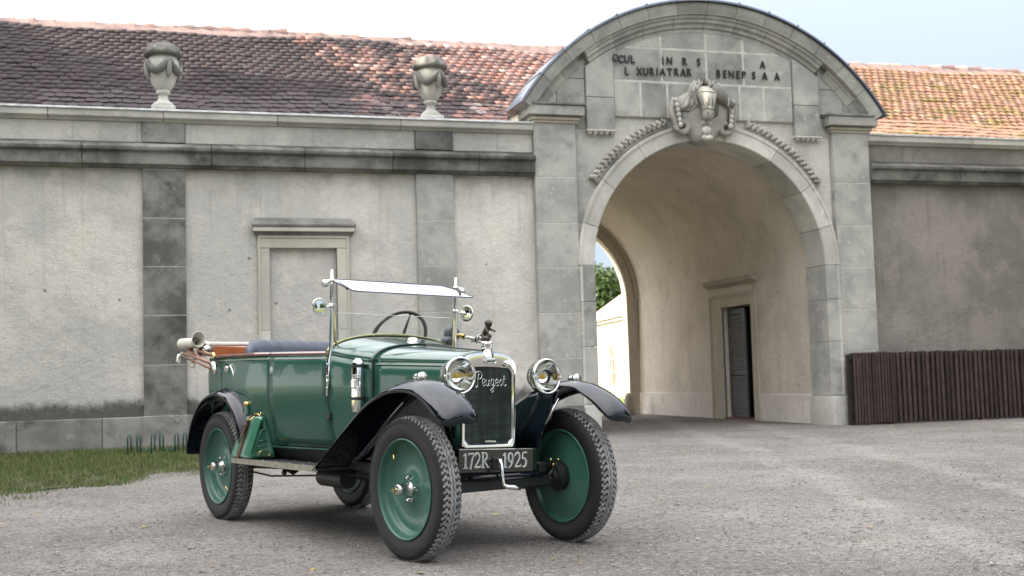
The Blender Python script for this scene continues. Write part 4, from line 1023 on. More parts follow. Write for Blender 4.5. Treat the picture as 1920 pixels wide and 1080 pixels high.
def lerp(x, xs, ys):
    if x <= xs[0]: return ys[0]
    for i in range(len(xs) - 1):
        if x <= xs[i + 1]:
            t = (x - xs[i]) / (xs[i + 1] - xs[i]); return ys[i] * (1 - t) + ys[i + 1] * t
    return ys[-1]
def smooth_lerp(x, xs, ys):
    """Catmull-Rom through (xs,ys)"""
    n = len(xs)
    if x <= xs[0]: return ys[0]
    if x >= xs[-1]: return ys[-1]
    i = max(j for j in range(n - 1) if xs[j] <= x)
    x0, x1 = xs[i], xs[i + 1]; h = x1 - x0; t = (x - x0) / h
    m = lambda j: 0 if False else ((ys[min(j + 1, n - 1)] - ys[max(j - 1, 0)]) / (xs[min(j + 1, n - 1)] - xs[max(j - 1, 0)]))
    m0, m1 = m(i) * h, m(i + 1) * h
    return (2 * t ** 3 - 3 * t * t + 1) * ys[i] + (t ** 3 - 2 * t * t + t) * m0 + (-2 * t ** 3 + 3 * t * t) * ys[i + 1] + (t ** 3 - t * t) * m1
WX = [-2.98, -2.85, -2.55, -2.2, -1.8, -1.4, -1.08, -.90, -.72, -.4, -.055]
WY = [.44, .480, .505, .515, .512, .482, .438, .400, .335, .262, .168]
def Wd(l): return smooth_lerp(l, WX, WY)
TX = [.40, .50, .60, .72, .85, .95, 1.04, 1.12]
TY = [.10, .062, .03, .008, -.008, -.008, -.001, .004]
def tuck(z): return smooth_lerp(z, TX, TY)
def railz(l): return lerp(l, [-3.0, -2.0, -1.08, -.72], [1.085, 1.075, 1.055, 1.0])
def side_pt(l, z, s=-1, off=0):
    f = min(1, max(0, (-l - .3) / .8)) if l > -1.1 else 1
    return (l, s * (Wd(l) - tuck(z) * f + off), z)
def side_panel(name, l0, l1, zb, zt, s, m='green', nl=14, nz=10, off=0, parent=None, solid=.012):
    g = CB(); rows = []
    for i in range(nl + 1):
        l = l0 + (l1 - l0) * i / nl; a, b = zb(l), zt(l)
        rows.append([side_pt(l, a + (b - a) * k / nz, s, off) for k in range(nz + 1)])
    g.quadloop(rows, False); return g.build(name, M[m], parent or car, True, solid=solid)
arch_l = [-3.02, -2.97, -2.93, -2.87, -2.75, -2.6, -2.45, -2.3, -2.18, -2.08, -2.03, -2.0]
arch_z = [.43, .50, .62, .70, .79, .845, .855, .82, .75, .62, .50, .47]
# tail: closed plan curve for the rear tub
def tail_pt(t, z, off=0):
    """t 0..1 from the right side at l=-2.6 round the back to the left side"""
    hw = .497 - tuck(z) + off; xb = -3.03 + .07 * max(0, (1.0 - z)) / .5 - off; r = .20
    # right straight -> corner -> back -> corner -> left straight
    segs = [(0, .2), (.2, .38), (.38, .62), (.62, .8), (.8, 1)]
    if t < .2: q = t / .2; return (-2.6 + (xb + r + 2.6) * q, -(.497 + .0055 * (1 - q) - tuck(z) + off), z)
    if t < .38: a = (t - .2) / .18 * PI / 2; return (xb + r - r * math.sin(a), -(hw - r + r * math.cos(a)), z)
    if t <= .62: q = (t - .38) / .24; return (xb, -(hw - r) * (1 - 2 * q), z)
    p = tail_pt(1 - t, z, off); return (p[0], -p[1], z)
g = CB(); rows = []
for i in range(61):
    t = i / 60; l = tail_pt(t, .8)[0]; y = abs(tail_pt(t, .8)[1])
    zb = lerp(l, arch_l, arch_z) if y > .40 else .50
    zb = max(zb, .5)
    rows.append([tail_pt(t, zb + (railz(-3) - zb) * k / 10) for k in range(11)])
g.quadloop(rows, False); g.build('rear_body', M['green'], car, True, solid=.01)
for s in (-1, 1):
    side_panel('rear_quarter', -2.605, -1.765, lambda l: max(.50, lerp(l, arch_l, arch_z)) if l < -2.0 else .495, railz, s, nl=18, solid=.01)
    side_panel('door', -1.753, -1.088, lambda l: .515, lambda l: railz(l) - .002, s, nl=12, off=.002)
    side_panel('cowl_side', -1.078, -.728, lambda l: .50, railz, s, nl=10)
    side_panel('door_gap_lining', -2.0, -1.0, lambda l: .50, lambda l: 1.03, s, 'seam', off=-.012, solid=.004)
    for lx in (-1.759, -1.083):
        g = CB(); g.tube([side_pt(lx, z, s, .001) for z in [.50 + .058 * k for k in range(11)]], .0065, 6); g.build('door_gap', M['seam'], car, True)
    # sill below the door
    g = CB(); g.quadloop([[(l, s * (Wd(l) - .062), .51), (l, s * (Wd(l) - .075), .49), (l, s * .40, .41)] for l in [-2.02 + .05 * i for i in range(24)]], False); g.build('sill', M['under'], car, True, solid=.006)
    side_panel('sill_beading', -2.0, -.75, lambda l: .492, lambda l: .506, s, 'green', nz=1, off=.006, solid=.008)
    # rail
    for (a, b) in ((-2.75, -1.765), (-1.753, -1.088)):
        g = CB(); rows = []
        for i in range(13):
            l = a + (b - a) * i / 12; z = railz(l); w = Wd(l) if l > -2.6 else .505
            rows.append([(l, s * (w + .010), z), (l, s * (w + .012), z + .012), (l, s * (w + .004), z + .022), (l, s * (w - .05), z + .026), (l, s * (w - .055), z + .012), (l, s * (w - .055), z)])
        g.quadloop(rows, True, True, True); g.build('top_rail', M['wood_rail'], car, 40)
    for (a, b, nm) in ((-2.9, -1.77, 'coach_line'), (-1.75, -1.09, 'coach_line')):
        g = CB(); g.tube([Vector(side_pt(l, railz(l) - .022, s, .0085)) if l > -2.6 else Vector((l, s * .5085, railz(l) - .022)) for l in [a + (b - a) * i / 16 for i in range(17)]], .0022, 5); g.build(nm, M['pin'], car)
    # hood (bonnet) side and gap beading
    def hz(l): return lerp(l, [-.72, -.055], [1.006, .985])
    g = CB(); rows = []
    for i in range(11):
        l = -.718 + (.655) * i / 10; z = hz(l); w = Wd(l)
        rows.append([(l, s * w, .55 + (z - .55) * k / 6) for k in range(7)])
    g.quadloop(rows, False); g.build('bonnet_side', M['green'], car, True, solid=.008)
    g = CB(); g.tube([(l, s * (Wd(l) + .006), hz(l) - .012) for l in [-.70 + .064 * i for i in range(11)]], .0025, 5); g.build('coach_line', M['pin'], car)
    g = CB(); g.tube([side_pt(-.723, z, s, .004) for z in [.52 + .049 * k for k in range(11)]], .006, 6); g.build('bonnet_gap', M['seam'], car)
    # hinges and door handle
    for z in (.70, .965):
        g = CB(); p = side_pt(-1.083, z, s, .010); g.obox(p, (.020, 0, 0), (0, .008, 0), (0, 0, .022)); h = g.build('door_hinge', M['seam'], car, bevel=.003)
# scuttle and bonnet top
def arch_sec(l, w, z0, zt, n=20, p=2.3):
    out = []
    for k in range(n + 1):
        a = PI * k / n; cx = math.cos(a); sx = math.sin(a)
        out.append((l, -w * abs(cx) ** (2 / p) * (1 if cx > 0 else -1), z0 + (zt - z0) * abs(sx) ** (2 / p)))
    return out
g = CB(); rows = []
for i in range(13):
    l = -1.09 + (.362) * i / 12; rows.append(arch_sec(l, Wd(l), lerp(l, [-1.09, -.73], [1.055, 1.003]), smooth_lerp(l, [-1.09, -.95, -.73], [1.175, 1.15, 1.112])))
g.quadloop(rows, False); g.build('scuttle', M['green_top'], car, True, solid=.008)
g = CB(); rows = []
for i in range(13):
    l = -.718 + .655 * i / 12; rows.append(arch_sec(l, Wd(l), hz(l), lerp(l, [-.72, -.055], [1.108, 1.048])))
g.quadloop(rows, False); g.build('bonnet_top', M['green_top'], car, True, solid=.006)
g = CB(); g.tube([tuple(Vector(p) + Vector((0, 0, .004))) for p in arch_sec(-.723, Wd(-.723) + .001, 1.005, 1.112)], .006, 6); g.build('bonnet_gap', M['seam'], car, True)
g = CB(); g.tube([(-.71, 0, 1.111), (-.07, 0, 1.053)], .0055, 6); g.build('bonnet_hinge', M['seam'], car, True)
for s in (-1, 1):
    g = CB(); g.tube([(-.71, s * .19, 1.092), (-.07, s * .095, 1.036)], .0028, 6); g.build('bonnet_hinge', M['seam'], car, True)
g = CB(); sec = arch_sec(-1.09, .440, 1.052, 1.182, 28)
g.sweep([(Vector(p), Vector((1, 0, 0)), (Vector(p) - Vector((-1.09, 0, 1.0))).normalized()) for p in sec], [(-.03, -.004), (-.03, .010), (-.018, .016), (.0, .012), (.012, .002), (.0, -.006)], True)
g.build('cowl_bead', M['olive'], car, True)
g = CB(); g.lathe([(.001, .026), (.022, .025), (.030, .018), (.034, .0), (.036, -.01)], (-.87, 0, 1.135), 'z', 20, lambda a, r, h: 1 + .06 * math.sin(12 * a) if r > .02 else 1); g.build('fuel_filler_cap', M['chrome'], car, True)
# dashboard and dark interior
g = CB(); g.quadloop([arch_sec(-1.10, .425, .75, 1.165), [(-1.10, p[1] * .9, .6) for p in arch_sec(-1.1, .425, .75, 1.165)]], False); g.build('dashboard', M['wood'], car)
g = CB(); g.box(-2.95, -.1, -.40, .40, .40, .44); g.build('floor_pan', M['under'], car)
g = CB(); g.box(-2.86, -2.12, -.36, .36, .44, .80); g.build('rear_well', M['under'], car)
g = CB(); g.box(-.62, -.10, -.14, .14, .36, .86); g.build('engine', M['under'], car)
# seats
def seat(l, zt, hw, name):
    g = CB(); n = 80; rows = []
    for i in range(n + 1):
        y = -hw + 2 * hw * i / n; e = abs(y) / hw; drop = .06 * max(0, (e - .72) / .28) ** 2
        rib = .007 * abs(math.sin(PI * 10 * (y + hw) / (2 * hw)))
        dl = .10 * max(0, (e - .8) / .2) ** 2
        rows.append([(l + dl - .10, y, .62), (l + dl - .115, y, zt - .10 - drop), (l + dl - .10, y, zt - .03 - drop + rib), (l + dl - .06, y, zt - drop + rib), (l + dl - .01, y, zt - .015 - drop + rib), (l + dl + .02 + rib, y, zt - .06 - drop), (l + dl + .05 + rib, y, .80), (l + dl + .10 + rib, y, .64)])
    g.quadloop(rows, True, True, True); o = g.build(name, M['leather'], car, True)
    g = CB(); g.bbox(l + .02, l + .50, -hw, hw, .52, .66, .02); g.build('seat_cushion', M['leather'], car, bevel=.03)
seat(-2.34, 1.198, .455, 'rear_seat_back'); seat(-1.78, 1.075, .43, 'front_seat_back')
# wooden locker behind the rear seat
g = CB(); g.box(-2.965, -2.94, -.44, .44, .85, 1.175); g.build('locker_back', M['wood_orange'], car, bevel=.004)
g = CB(); g.box(-2.93, -2.55, .40, .425, .85, 1.165); g.build('locker_side', M['wood_orange'], car, bevel=.004)
for y in (-.2, .12): 
    g = CB(); g.box(-2.938, -2.90, y - .03, y + .03, .9, 1.14); g.build('locker_batten', M['wood_orange'], car, bevel=.004)
g = CB(); g.tube([(-2.97, -.46, 1.19), (-3.0, -.2, 1.196), (-3.0, .2, 1.19), (-2.93, .42, 1.175), (-2.6, .46, 1.155)], .016, 8); g.build('canvas_edge', M['canvas'], car, True)
# folded hood: canvas roll across the back, bows and brackets
def roll(y0, y1):
    g = CB(); rows = []; n = 30
    for i in range(n + 1):
        y = y0 + (y1 - y0) * i / n; e = i / n; k = 1 + .10 * math.sin(e * 9) + .06 * math.sin(e * 23); fl = 1 + .55 * max(0, (.12 - e) / .12)
        rows.append([(-3.12 + .07 * k * fl * math.cos(2 * PI * j / 16) * (1 + .12 * math.sin(3 * 2 * PI * j / 16 + e * 5)), y + .03 * math.cos(2 * PI * j / 16) * (1 if e < .05 else 0), 1.165 - .01 * math.sin(e * PI) + .036 * k * fl * math.sin(2 * PI * j / 16) * (1 + .15 * math.sin(4 * 2 * PI * j / 16 + e * 7))) for j in range(16)])
    g.quadloop(rows, True, False, True); return g.build('folded_canvas', M['canvas'], car, True, solid=.006)
roll(-.50, .50)
# open cuff of canvas at the right-hand end
g = CB(); rows = []
for i in range(9):
    t = i / 8
    rows.append([(-3.06 - .22 * t + .015 * math.sin(5 * t) + .02 * math.cos(2 * PI * j / 18), -.50 - .03 * t + (.034 + .02 * t) * math.cos(2 * PI * j / 18), 1.200 + .02 * t * (1 - t) + (.034 + .010 * t) * math.sin(2 * PI * j / 18) * (1 + .15 * math.sin(2 * 2 * PI * j / 18 + 2 * t))) for j in range(18)])
g.quadloop(rows, True); g.build('canvas_cuff', M['canvas'], car, True, solid=.004)
g = CB(); rows = []
for i in range(11):
    t = i / 10; r = .020 + .030 * t ** 1.5
    rows.append([(-3.15 + .18 * t, -.525 - .02 * t + r * math.cos(2 * PI * j / 20), 1.205 + .018 * t + r * 1.1 * math.sin(2 * PI * j / 20)) for j in range(20)])
g.quadloop(rows, True); g.build('canvas_cone', M['canvas'], car, True, solid=.004)
g = CB(); rows = []
for i in range(9):
    t = i / 8; rows.append([(-3.10 - .02 * t + .012 * math.sin(t * 6 + j), -.535 + .01 * math.sin(t * 5), 1.16 - .14 * t) if j == 0 else (-3.03 - .01 * t, -.535 + .012 * math.sin(t * 4 + 1), 1.165 - .145 * t + .0) for j in range(2)])
g.quadloop(rows, False); g.build('canvas_tongue', M['canvas'], car, True, solid=.006)
for (a, b, r) in (((-3.30, -.50, 1.165), (-2.66, -.545, 1.095), .013), ((-3.24, -.53, 1.150), (-2.72, -.56, 1.050), .011), ((-3.28, -.56, 1.135), (-2.62, -.565, 1.035), .011), ((-3.34, -.545, 1.115), (-2.62, -.58, 1.005), .010)):
    a = Vector(a); b = Vector(b); m_ = (a + b) / 2 + Vector((0, 0, .004)); g = CB(); g.tube([a, m_, b], [r, r, r * .9], 8); g.build('hood_bow', M['bow'], car, True)
g = CB(); g.tube([(-2.64, -.572, 1.04), (-2.59, -.575, 1.035), (-2.565, -.575, 1.00), (-2.56, -.572, .965)], [.016, .019, .015, .010], 8); g.build('hood_bracket', M['chrome'], car, True)
g = CB(); g.tube([(-2.70, -.545, 1.115), (-2.66, -.55, 1.105), (-2.64, -.55, 1.08)], [.010, .014, .010], 8); g.build('hood_bracket', M['brass'], car, True)
g = CB(); g.sphere((-2.93, -.50, 1.15), .03, 10, 8); g.build('hood_pivot', M['chrome'], car, True)
g = CB(); g.tube([(-3.36, -.55, 1.125), (-3.34, -.56, 1.08), (-3.32, -.56, 1.06)], [.012, .02, .01], 8); g.tube([(-3.33, -.56, 1.10), (-3.24, -.57, 1.13)], .009, 6); g.build('hood_strap_buckle', M['canvas'], car, True)
g = CB(); p = [(-2.46, -.525, 1.02), (-2.40, -.528, 1.02), (-2.36, -.528, .985), (-2.34, -.522, .93), (-2.36, -.52, .925)]; g.tube(p, .006, 8); g.obox((-2.50, -.515, 1.0), (.025, 0, 0), (0, .008, 0), (0, 0, .02)); g.build('hood_catch', M['chrome'], car, True)
# ---- windscreen
for s in (-1, 1):
    y = s * .430
    g = CB(); g.tube([(-1.058, s * .462, .815), (-1.062, s * .455, .92), (-1.075, s * .446, 1.02), (-1.08, y, 1.10), (-1.08, y, 1.30), (-1.08, y, 1.47), (-1.08, y, 1.56)], [.008, .012, .013, .013, .0115, .011, .007], 10); post = g.build('windscreen_post', M['chrome'], car, True)
    g = CB(); g.lathe([(.012, -.012), (.019, -.010), (.019, .010), (.012, .012)], (-1.08, y, 1.345), 'z', 12); g.lathe([(.011, -.01), (.018, -.008), (.020, 0), (.018, .008), (.011, .01)], (-1.08, y, 1.495), 'z', 12); g.build('post_collar', M['chrome'], post, True)
    g = CB(); g.tube([(-1.08, y, 1.495), (-1.08, y + s * .03, 1.49), (-1.08, y + s * .05, 1.485)], .008, 8); g.lathe([(.001, .02), (.02, .016), (.024, 0), (.02, -.016), (.001, -.02)], (-1.08, y + s * .045, 1.475), 'y', 14); g.build('wing_nut', M['chrome'], post, True)
    for z in (.86, .93, 1.0):
        g = CB(); g.sphere((-1.05, s * .468, z), .007, 8, 6); g.build('post_rivet', M['chrome_d'], post, True)
    g = CB(); g.tube([(-1.075, y - s * .022, 1.305), (-1.075, y - s * .022, 1.14), (-1.07, y - s * .04, 1.10), (-1.065, y - s * .07, 1.085)], [.006, .007, .008, .006], 8); g.build('glass_channel', M['olive'], car, True)
    # round mirrors on arms
    mc = Vector((-1.075, s * .512, 1.335))
    g = CB(); g.tube([(-1.08, y, 1.345), mc - Vector((0, s * .035, 0))], .006, 8); g.sphere(mc - Vector((0, s * .038, 0)), .011, 8, 6); arm = g.build('mirror_arm', M['chrome'], car, True)
    g = MB(); g.lathe([(.001, -.012), (.03, -.010), (.044, -.002), (.047, .004), (.045, .008), (.042, .007), (.03, .0085), (.015, .0095), (.001, .0098)], (0, 0, 0), 'x', 28)
    mm = g.mesh('mirror', M['chrome'], True); o = bpy.data.objects.new('mirror', mm); link(o, car)
    mc = lean(mc); o.location = mc; o.scale = (1, 1, 1.12); o.rotation_euler = (0, 0, -.10 if s < 0 else -.95)
g = CB(); g.box(-1.0785, -1.0735, -.405, .405, 1.10, 1.305); g.v = [(x, yy, (z if z > 1.2 else 1.06 + .11 * (1 - (yy / .44) ** 2))) for x, yy, z in g.v]
g = CB(); rows = []
for i in range(17):
    yy = -.405 + .81 * i / 16; zb = 1.052 + .128 * max(0, 1 - abs(yy / .44) ** 2.3) ** (1 / 2.3); rows.append([(-1.076, yy, zb), (-1.076, yy, 1.302)])
g.quadloop(rows, False); g.build('windscreen_glass', M['glass'], car, solid=.004)
g = CB(); g.tube([(-1.076, -.405, 1.303), (-1.076, .405, 1.303)], .0018, 5); g.build('glass_edge', M['chrome_d'], car)
# visor
hinge = [(-1.085, -.425, 1.505), (-1.085, .10, 1.505), (-1.085, .33, 1.503), (-1.05, .385, 1.485), (-.985, .45, 1.445), (-.945, .475, 1.432), (-.935, .455, 1.425), (-.93, -.20, 1.425), (-.93, -.33, 1.425), (-.955, -.365, 1.432), (-.97, -.38, 1.445), (-1.06, -.425, 1.487)]
g = CB(); g.quadloop([hinge, [(x, y, z - .005) for x, y, z in hinge]], True, True, True); g.build('sun_visor', M['visor'], car)
g = CB(); g.tube(hinge, .0028, 5, closed=True); g.build('visor_edge', M['seam'], car, True)
for y in (-.38, .40):
    g = CB(); g.tube([(-1.085, y * 1.12, 1.497), (-1.03, y * 1.05, 1.475), (-.98, y, 1.447)], .005, 6); g.sphere((-.98, y, 1.444), .010, 8, 6); g.build('visor_bracket', M['seam'], car, True)
# steering wheel
sw = Matrix.Translation((-1.42, .215, 1.185)) @ Matrix.Rotation(math.radians(30), 4, 'Y')
g = MB(); n = 40; g.tube([(0 * 1.0, .19 * math.cos(2 * PI * k / n), .19 * math.sin(2 * PI * k / n)) for k in range(n)], .0125, 10, closed=True)
for a in (math.radians(80), math.radians(200), math.radians(320)): g.tube([(0, .18 * math.cos(a), .18 * math.sin(a)), (.03, .03 * math.cos(a), .03 * math.sin(a))], [.007, .011], 8)
g.tube([(.0, 0, 0), (.05, 0, 0), (.50, 0, .0)], [.028, .022, .018], 10); g.v = [tuple(lean(sw @ Vector(p))) for p in g.v]
g.build('steering_wheel', M['ebony'], car, True)
# horn on the left post
g = CB(); g.tube([(-1.04, .455, 1.185), (-.99, .458, 1.18), (-.90, .46, 1.165), (-.87, .46, 1.16)], [.012, .010, .014, .022], 12, False); g.lathe([(.012, -.10), (.016, -.04), (.026, -.015), (.035, 0), (.036, .003), (.030, .0), (.018, -.02), (.008, -.06)], (-.83, .46, 1.158), 'x', 24); g.build('bulb_horn', M['chrome'], car, True)
g = CB(); g.sphere((-1.16, .452, 1.205), .052, 14, 10, (1, 1, 1.1)); g.sphere((-1.15, .42, 1.15), .05, 14, 10, (1.2, 1, .9)); g.build('horn_bulb', M['leather'], car, True)
g = CB(); g.tube([(-1.10, .452, 1.2), (-1.03, .455, 1.188)], .014, 10); g.lathe([(.014, -.012), (.019, 0), (.014, .012)], (-1.02, .455, 1.185), 'x', 12); g.build('horn_collar', M['brass'], car, True)
# ---- radiator
def rad_outline(hw, zb, zs, zt, r=.02, n=16):
    """shell outline from bottom right round the top; zs shoulder height, zt crown"""
    pts = [(-hw + .012, zb), (-hw, zb + .012)]
    for k in range(n + 1):
        a = PI * k / n; c, s_ = math.cos(a), math.sin(a); pts.append((-hw * abs(c) ** (2 / 3.0) * (1 if c > 0 else -1), zs + (zt - zs) * abs(s_) ** (2 / 1.7)))
    pts += [(hw, zb + .012), (hw - .012, zb)]
    return pts
def inner_outline(hw, zb, zs, r=.03, n=16):
    pts = [(-hw + r, zb), (-hw, zb + r)]
    for k in range(n + 1):
        u = -hw + 2 * hw * k / n; e = abs(u) / hw; pts.append((u * 1.0, zs + .012 * (1 - e * e) - .02 * max(0, (e - .86) / .14) ** 2))
    pts += [(hw, zb + r), (hw - r, zb)]
    return pts
oo = rad_outline(.173, .530, .985, 1.048); ii = inner_outline(.150, .556, .958)
g = CB(); g.quadloop([[(-.115, y, z) for y, z in oo], [(-.062, y, z) for y, z in oo], [(-.048, y * .985, z * .998 + .001) for y, z in oo], [(-.044, ii[i][0] * 1.04 + (oo[i][0] - ii[i][0]) * .25, ii[i][1] + (oo[i][1] - ii[i][1]) * .22) for i in range(len(oo))], [(-.052, y, z) for y, z in ii], [(-.07, y, z) for y, z in ii]], True)
g.build('radiator_shell', M['chrome'], car, 50)
g = CB(); g.quadloop([[(-.064, y, z) for y, z in ii], [(-.10, y, z) for y, z in ii]], True, True, True); g.build('radiator_core', M['core'], car)
g = CB(); g.tube([(-.05, -.02, .571), (-.046, -.02, .571), (-.046, .04, .569), (-.05, .04, .569)], .006, 8); g.build('core_plate', M['stone_light'], car, True)
g = CB(); bd = [(-.036, 0), (-.03, .014), (0, .019), (.03, .014), (.036, 0), (.03, -.013), (0, -.017), (-.03, -.013)]
g.quadloop([[(-.05, y, 1.0 + z) for y, z in bd], [(-.032, y, .998 + z) for y, z in bd], [(-.030, y * .82, .998 + z * .75) for y, z in bd]], True, True, True); bdg = g.build('radiator_badge', M['chrome_d'], car)
tm_ = text_mesh('badge_lettering', 'PEUGEOT', .0085, .003, M['seam'], .02); o = bpy.data.objects.new('badge_lettering', tm_); link(o, bdg); o.rotation_euler = (0, 0, PI / 2); o.location = lean(Vector((-.0285, 0, .9945)))
g = CB(); g.lathe([(.040, -.03), (.036, .0), (.030, .01), (.030, .035), (.034, .038), (.034, .052), (.022, .060), (.001, .062)], (-.072, 0, 1.048), 'z', 24); g.build('radiator_cap', M['chrome'], car, True)
# lion mascot: body, forelegs, head with mane, rock
def mb_tube(g, pts, rad, n=8): g.tube(pts, rad, n)
g = CB(); g.sphere((-.072, -.004, 1.122), .027, 12, 8, (1.25, .8, .62)); g.sphere((-.058, .004, 1.134), .018, 10, 8, (1.3, .8, .7))
g.tube([(-.105, 0, 1.130), (-.100, 0, 1.142), (-.085, 0, 1.158), (-.070, .002, 1.176), (-.058, .002, 1.192)], [.010, .015, .016, .016, .010], 10)
g.tube([(-.100, -.010, 1.145), (-.088, -.012, 1.132), (-.096, -.012, 1.122)], [.012, .008, .006], 7); g.tube([(-.100, .010, 1.145), (-.088, .012, 1.132), (-.096, .012, 1.122)], [.012, .008, .006], 7)
g.tube([(-.066, .006, 1.180), (-.040, .010, 1.168), (-.020, .012, 1.163), (-.010, .012, 1.158)], [.010, .007, .0055, .006], 7); g.tube([(-.066, -.008, 1.176), (-.050, -.010, 1.160), (-.044, -.010, 1.145)], [.009, .006, .005], 7)
g.sphere((-.058, .002, 1.203), .021, 12, 8, (1, 1, 1.1)); g.sphere((-.044, .003, 1.204), .012, 10, 8, (1.3, .9, .9)); g.tube([(-.105, 0, 1.13), (-.125, 0, 1.12), (-.12, 0, 1.105)], [.004, .003, .004], 6)
g.build('lion_mascot', M['bronze'], car, True)
# script on the core
def script(strokes, x0, z0, k, m, name, parent):
    for st in strokes:
        pts = []
        for i in range(len(st) - 1):   # Catmull-Rom smoothing
            p0 = Vector(st[max(i - 1, 0)]); p1 = Vector(st[i]); p2 = Vector(st[i + 1]); p3 = Vector(st[min(i + 2, len(st) - 1)])
            for q in range(4):
                t = q / 4; pts.append(.5 * ((2 * p1) + (-p0 + p2) * t + (2 * p0 - 5 * p1 + 4 * p2 - p3) * t * t + (-p0 + 3 * p1 - 3 * p2 + p3) * t ** 3))
        pts.append(Vector(st[-1]))
        g = CB(); g.tube([(-.052, x0 + p.x * k, z0 + p.y * k) for p in pts], .0028, 6); g.build(name, m, parent, True)
E_ = lambda x: [(x, .42), (x + .42, .55), (x + .40, .95), (x + .14, .95), (x + .02, .45), (x + .18, .05), (x + .55, .22)]
P_ = [[(.42, 1.75), (.28, 1.0), (.22, .2), (.05, -.15), (-.15, .05)], [(-.2, 1.2), (-.3, 1.6), (.05, 1.95), (.6, 2.0), (.92, 1.65), (.85, 1.2), (.5, 1.0), (.3, 1.15)]]
u_ = lambda x: [(x, .9), (x + .05, .2), (x + .25, .03), (x + .45, .4), (x + .5, .92), (x + .5, .2), (x + .7, .08)]
g_ = lambda x: [(x + .48, .85), (x + .2, .98), (x + .02, .5), (x + .2, .08), (x + .45, .35), (x + .5, .9), (x + .45, -.5), (x + .2, -.8), (x + .0, -.55), (x + .4, -.1), (x + .7, .2)]
o_ = lambda x: [(x + .28, .98), (x + .04, .55), (x + .2, .06), (x + .48, .35), (x + .42, .9), (x + .28, .98)]
t_ = lambda x: [(x + .15, 1.5), (x + .08, .35), (x + .25, .03), (x + .5, .3)]
script(P_ + [E_(.95), u_(1.60), g_(2.40), E_(3.15), o_(3.80), t_(4.45), [(4.42, 1.02), (4.85, 1.05)]], -.080, .864, .039, M['chrome_d'], 'script_stroke', car)
# ---- number panel
g = CB(); g.bbox(-.02, .02, 0, 1, 0, 1); g = CB()
pl = [(.052, -.252, .418), (.052, .215, .412), (.040, .252, .418)]
g.quadloop([[(x + dx, y, z + dz) for (dx, dz) in ((0, 0), (0, .118 if i < 2 else .112), (-.012, .122 if i < 2 else .116), (-.03, .122 if i < 2 else .116), (-.03, 0))] for i, (x, y, z) in enumerate(pl)], True, True, True)
plate = g.build('number_panel', M['plate'], car, bevel=.002)
g = CB(); g.tube([(.054, -.25, .537), (.054, .21, .531), (.042, .25, .531)], .0022, 5); g.build('panel_edge', M['chrome_d'], plate)
def ribbon(g, pts, w, X, Z, k, y0, sx=1):
    rings = []
    for i, p in enumerate(pts):
        a = Vector(pts[max(i - 1, 0)]); b = Vector(pts[min(i + 1, len(pts) - 1)]); t = (b - a).normalized(); nn = Vector((-t.y, t.x)); ww = w[i] / 2
        A = Vector(p) + nn * ww; B = Vector(p) - nn * ww
        rings.append([(y0 - .003, X + A.x * k * sx, Z + A.y * k), (y0, X + A.x * k * sx, Z + A.y * k), (y0, X + B.x * k * sx, Z + B.y * k), (y0 - .003, X + B.x * k * sx, Z + B.y * k)])
    g.quadloop(rings, True, True, True)
def arc_(cx, cz, rx, rz, a0, a1, n=14): return [(cx + rx * math.cos(math.radians(a0 + (a1 - a0) * i / n)), cz + rz * math.sin(math.radians(a0 + (a1 - a0) * i / n))) for i in range(n + 1)]
def bulge(n, a, b): return [a + (b - a) * math.sin(PI * i / (n - 1)) for i in range(n)]
GL = {
 '1': [([(.28, .02), (.28, .98)], [.15, .15]), ([(.08, .025), (.48, .025)], [.05, .05]), ([(.06, .80), (.17, .86), (.29, .97)], [.03, .07, .05])],
 '7': [([(.03, .93), (.60, .93)], [.10, .10]), ([(.045, .97), (.045, .80)], [.05, .03]), ([(.58, .95), (.40, .55), (.24, -.06)], [.05, .12, .15])],
 '2': [(arc_(.29, .68, .22, .28, 165, -35), bulge(15, .06, .15)), ([(.47, .52), (.25, .26), (.05, .06)], [.11, .08, .04]), ([(.03, .055), (.35, .06), (.58, .07)], [.10, .12, .08]), ([(.575, .03), (.60, .22)], [.04, .03])],
 'R': [([(.16, .02), (.16, .98)], [.14, .14]), ([(.02, .025), (.30, .025)], [.05, .05]), ([(.02, .975), (.3, .975)], [.05, .05]), (arc_(.30, .74, .25, .235, 90, -90), bulge(15, .05, .15)), ([(.28, .50), (.48, .20), (.66, .02), (.76, .03)], [.06, .15, .12, .04])],
 '9': [(arc_(.30, .66, .215, .29, 0, 360, 24), [.06 + .10 * abs(math.cos(math.radians(15 * i))) for i in range(25)]), ([(.51, .66), (.46, .35), (.30, .10), (.12, -.02)], [.14, .13, .08, .04])],
 '5': [([(.16, .95), (.56, .97)], [.09, .09]), ([(.17, .96), (.12, .56)], [.05, .05]), (arc_(.25, .30, .255, .28, 118, -130), bulge(15, .05, .15))],
}
def plate_text(s, y, z, h, adv):
    for ch in s:
        for lay, m_, yo, ex in ((0, 'digit', .0555, 0), (1, 'digit_in', .0575, -.06)):
            g = CB()
            for pts, w in GL[ch]:
                ww = [a + ex for a in w]
                if lay and max(ww) < .03: continue
                ribbon(g, pts, [max(.012, a) for a in ww], y, z, h, yo, .82)
            g.build('digit' if lay == 0 else 'digit_inner', M[m_], plate)
        y += adv[ch]
adv = {'1': .034, '7': .041, '2': .043, 'R': .05, '9': .044, '5': .04}
plate_text('172R', -.232, .440, .080, {'1': .033, '7': .038, '2': .044, 'R': .05}); plate_text('1925', .016, .436, .080, adv)
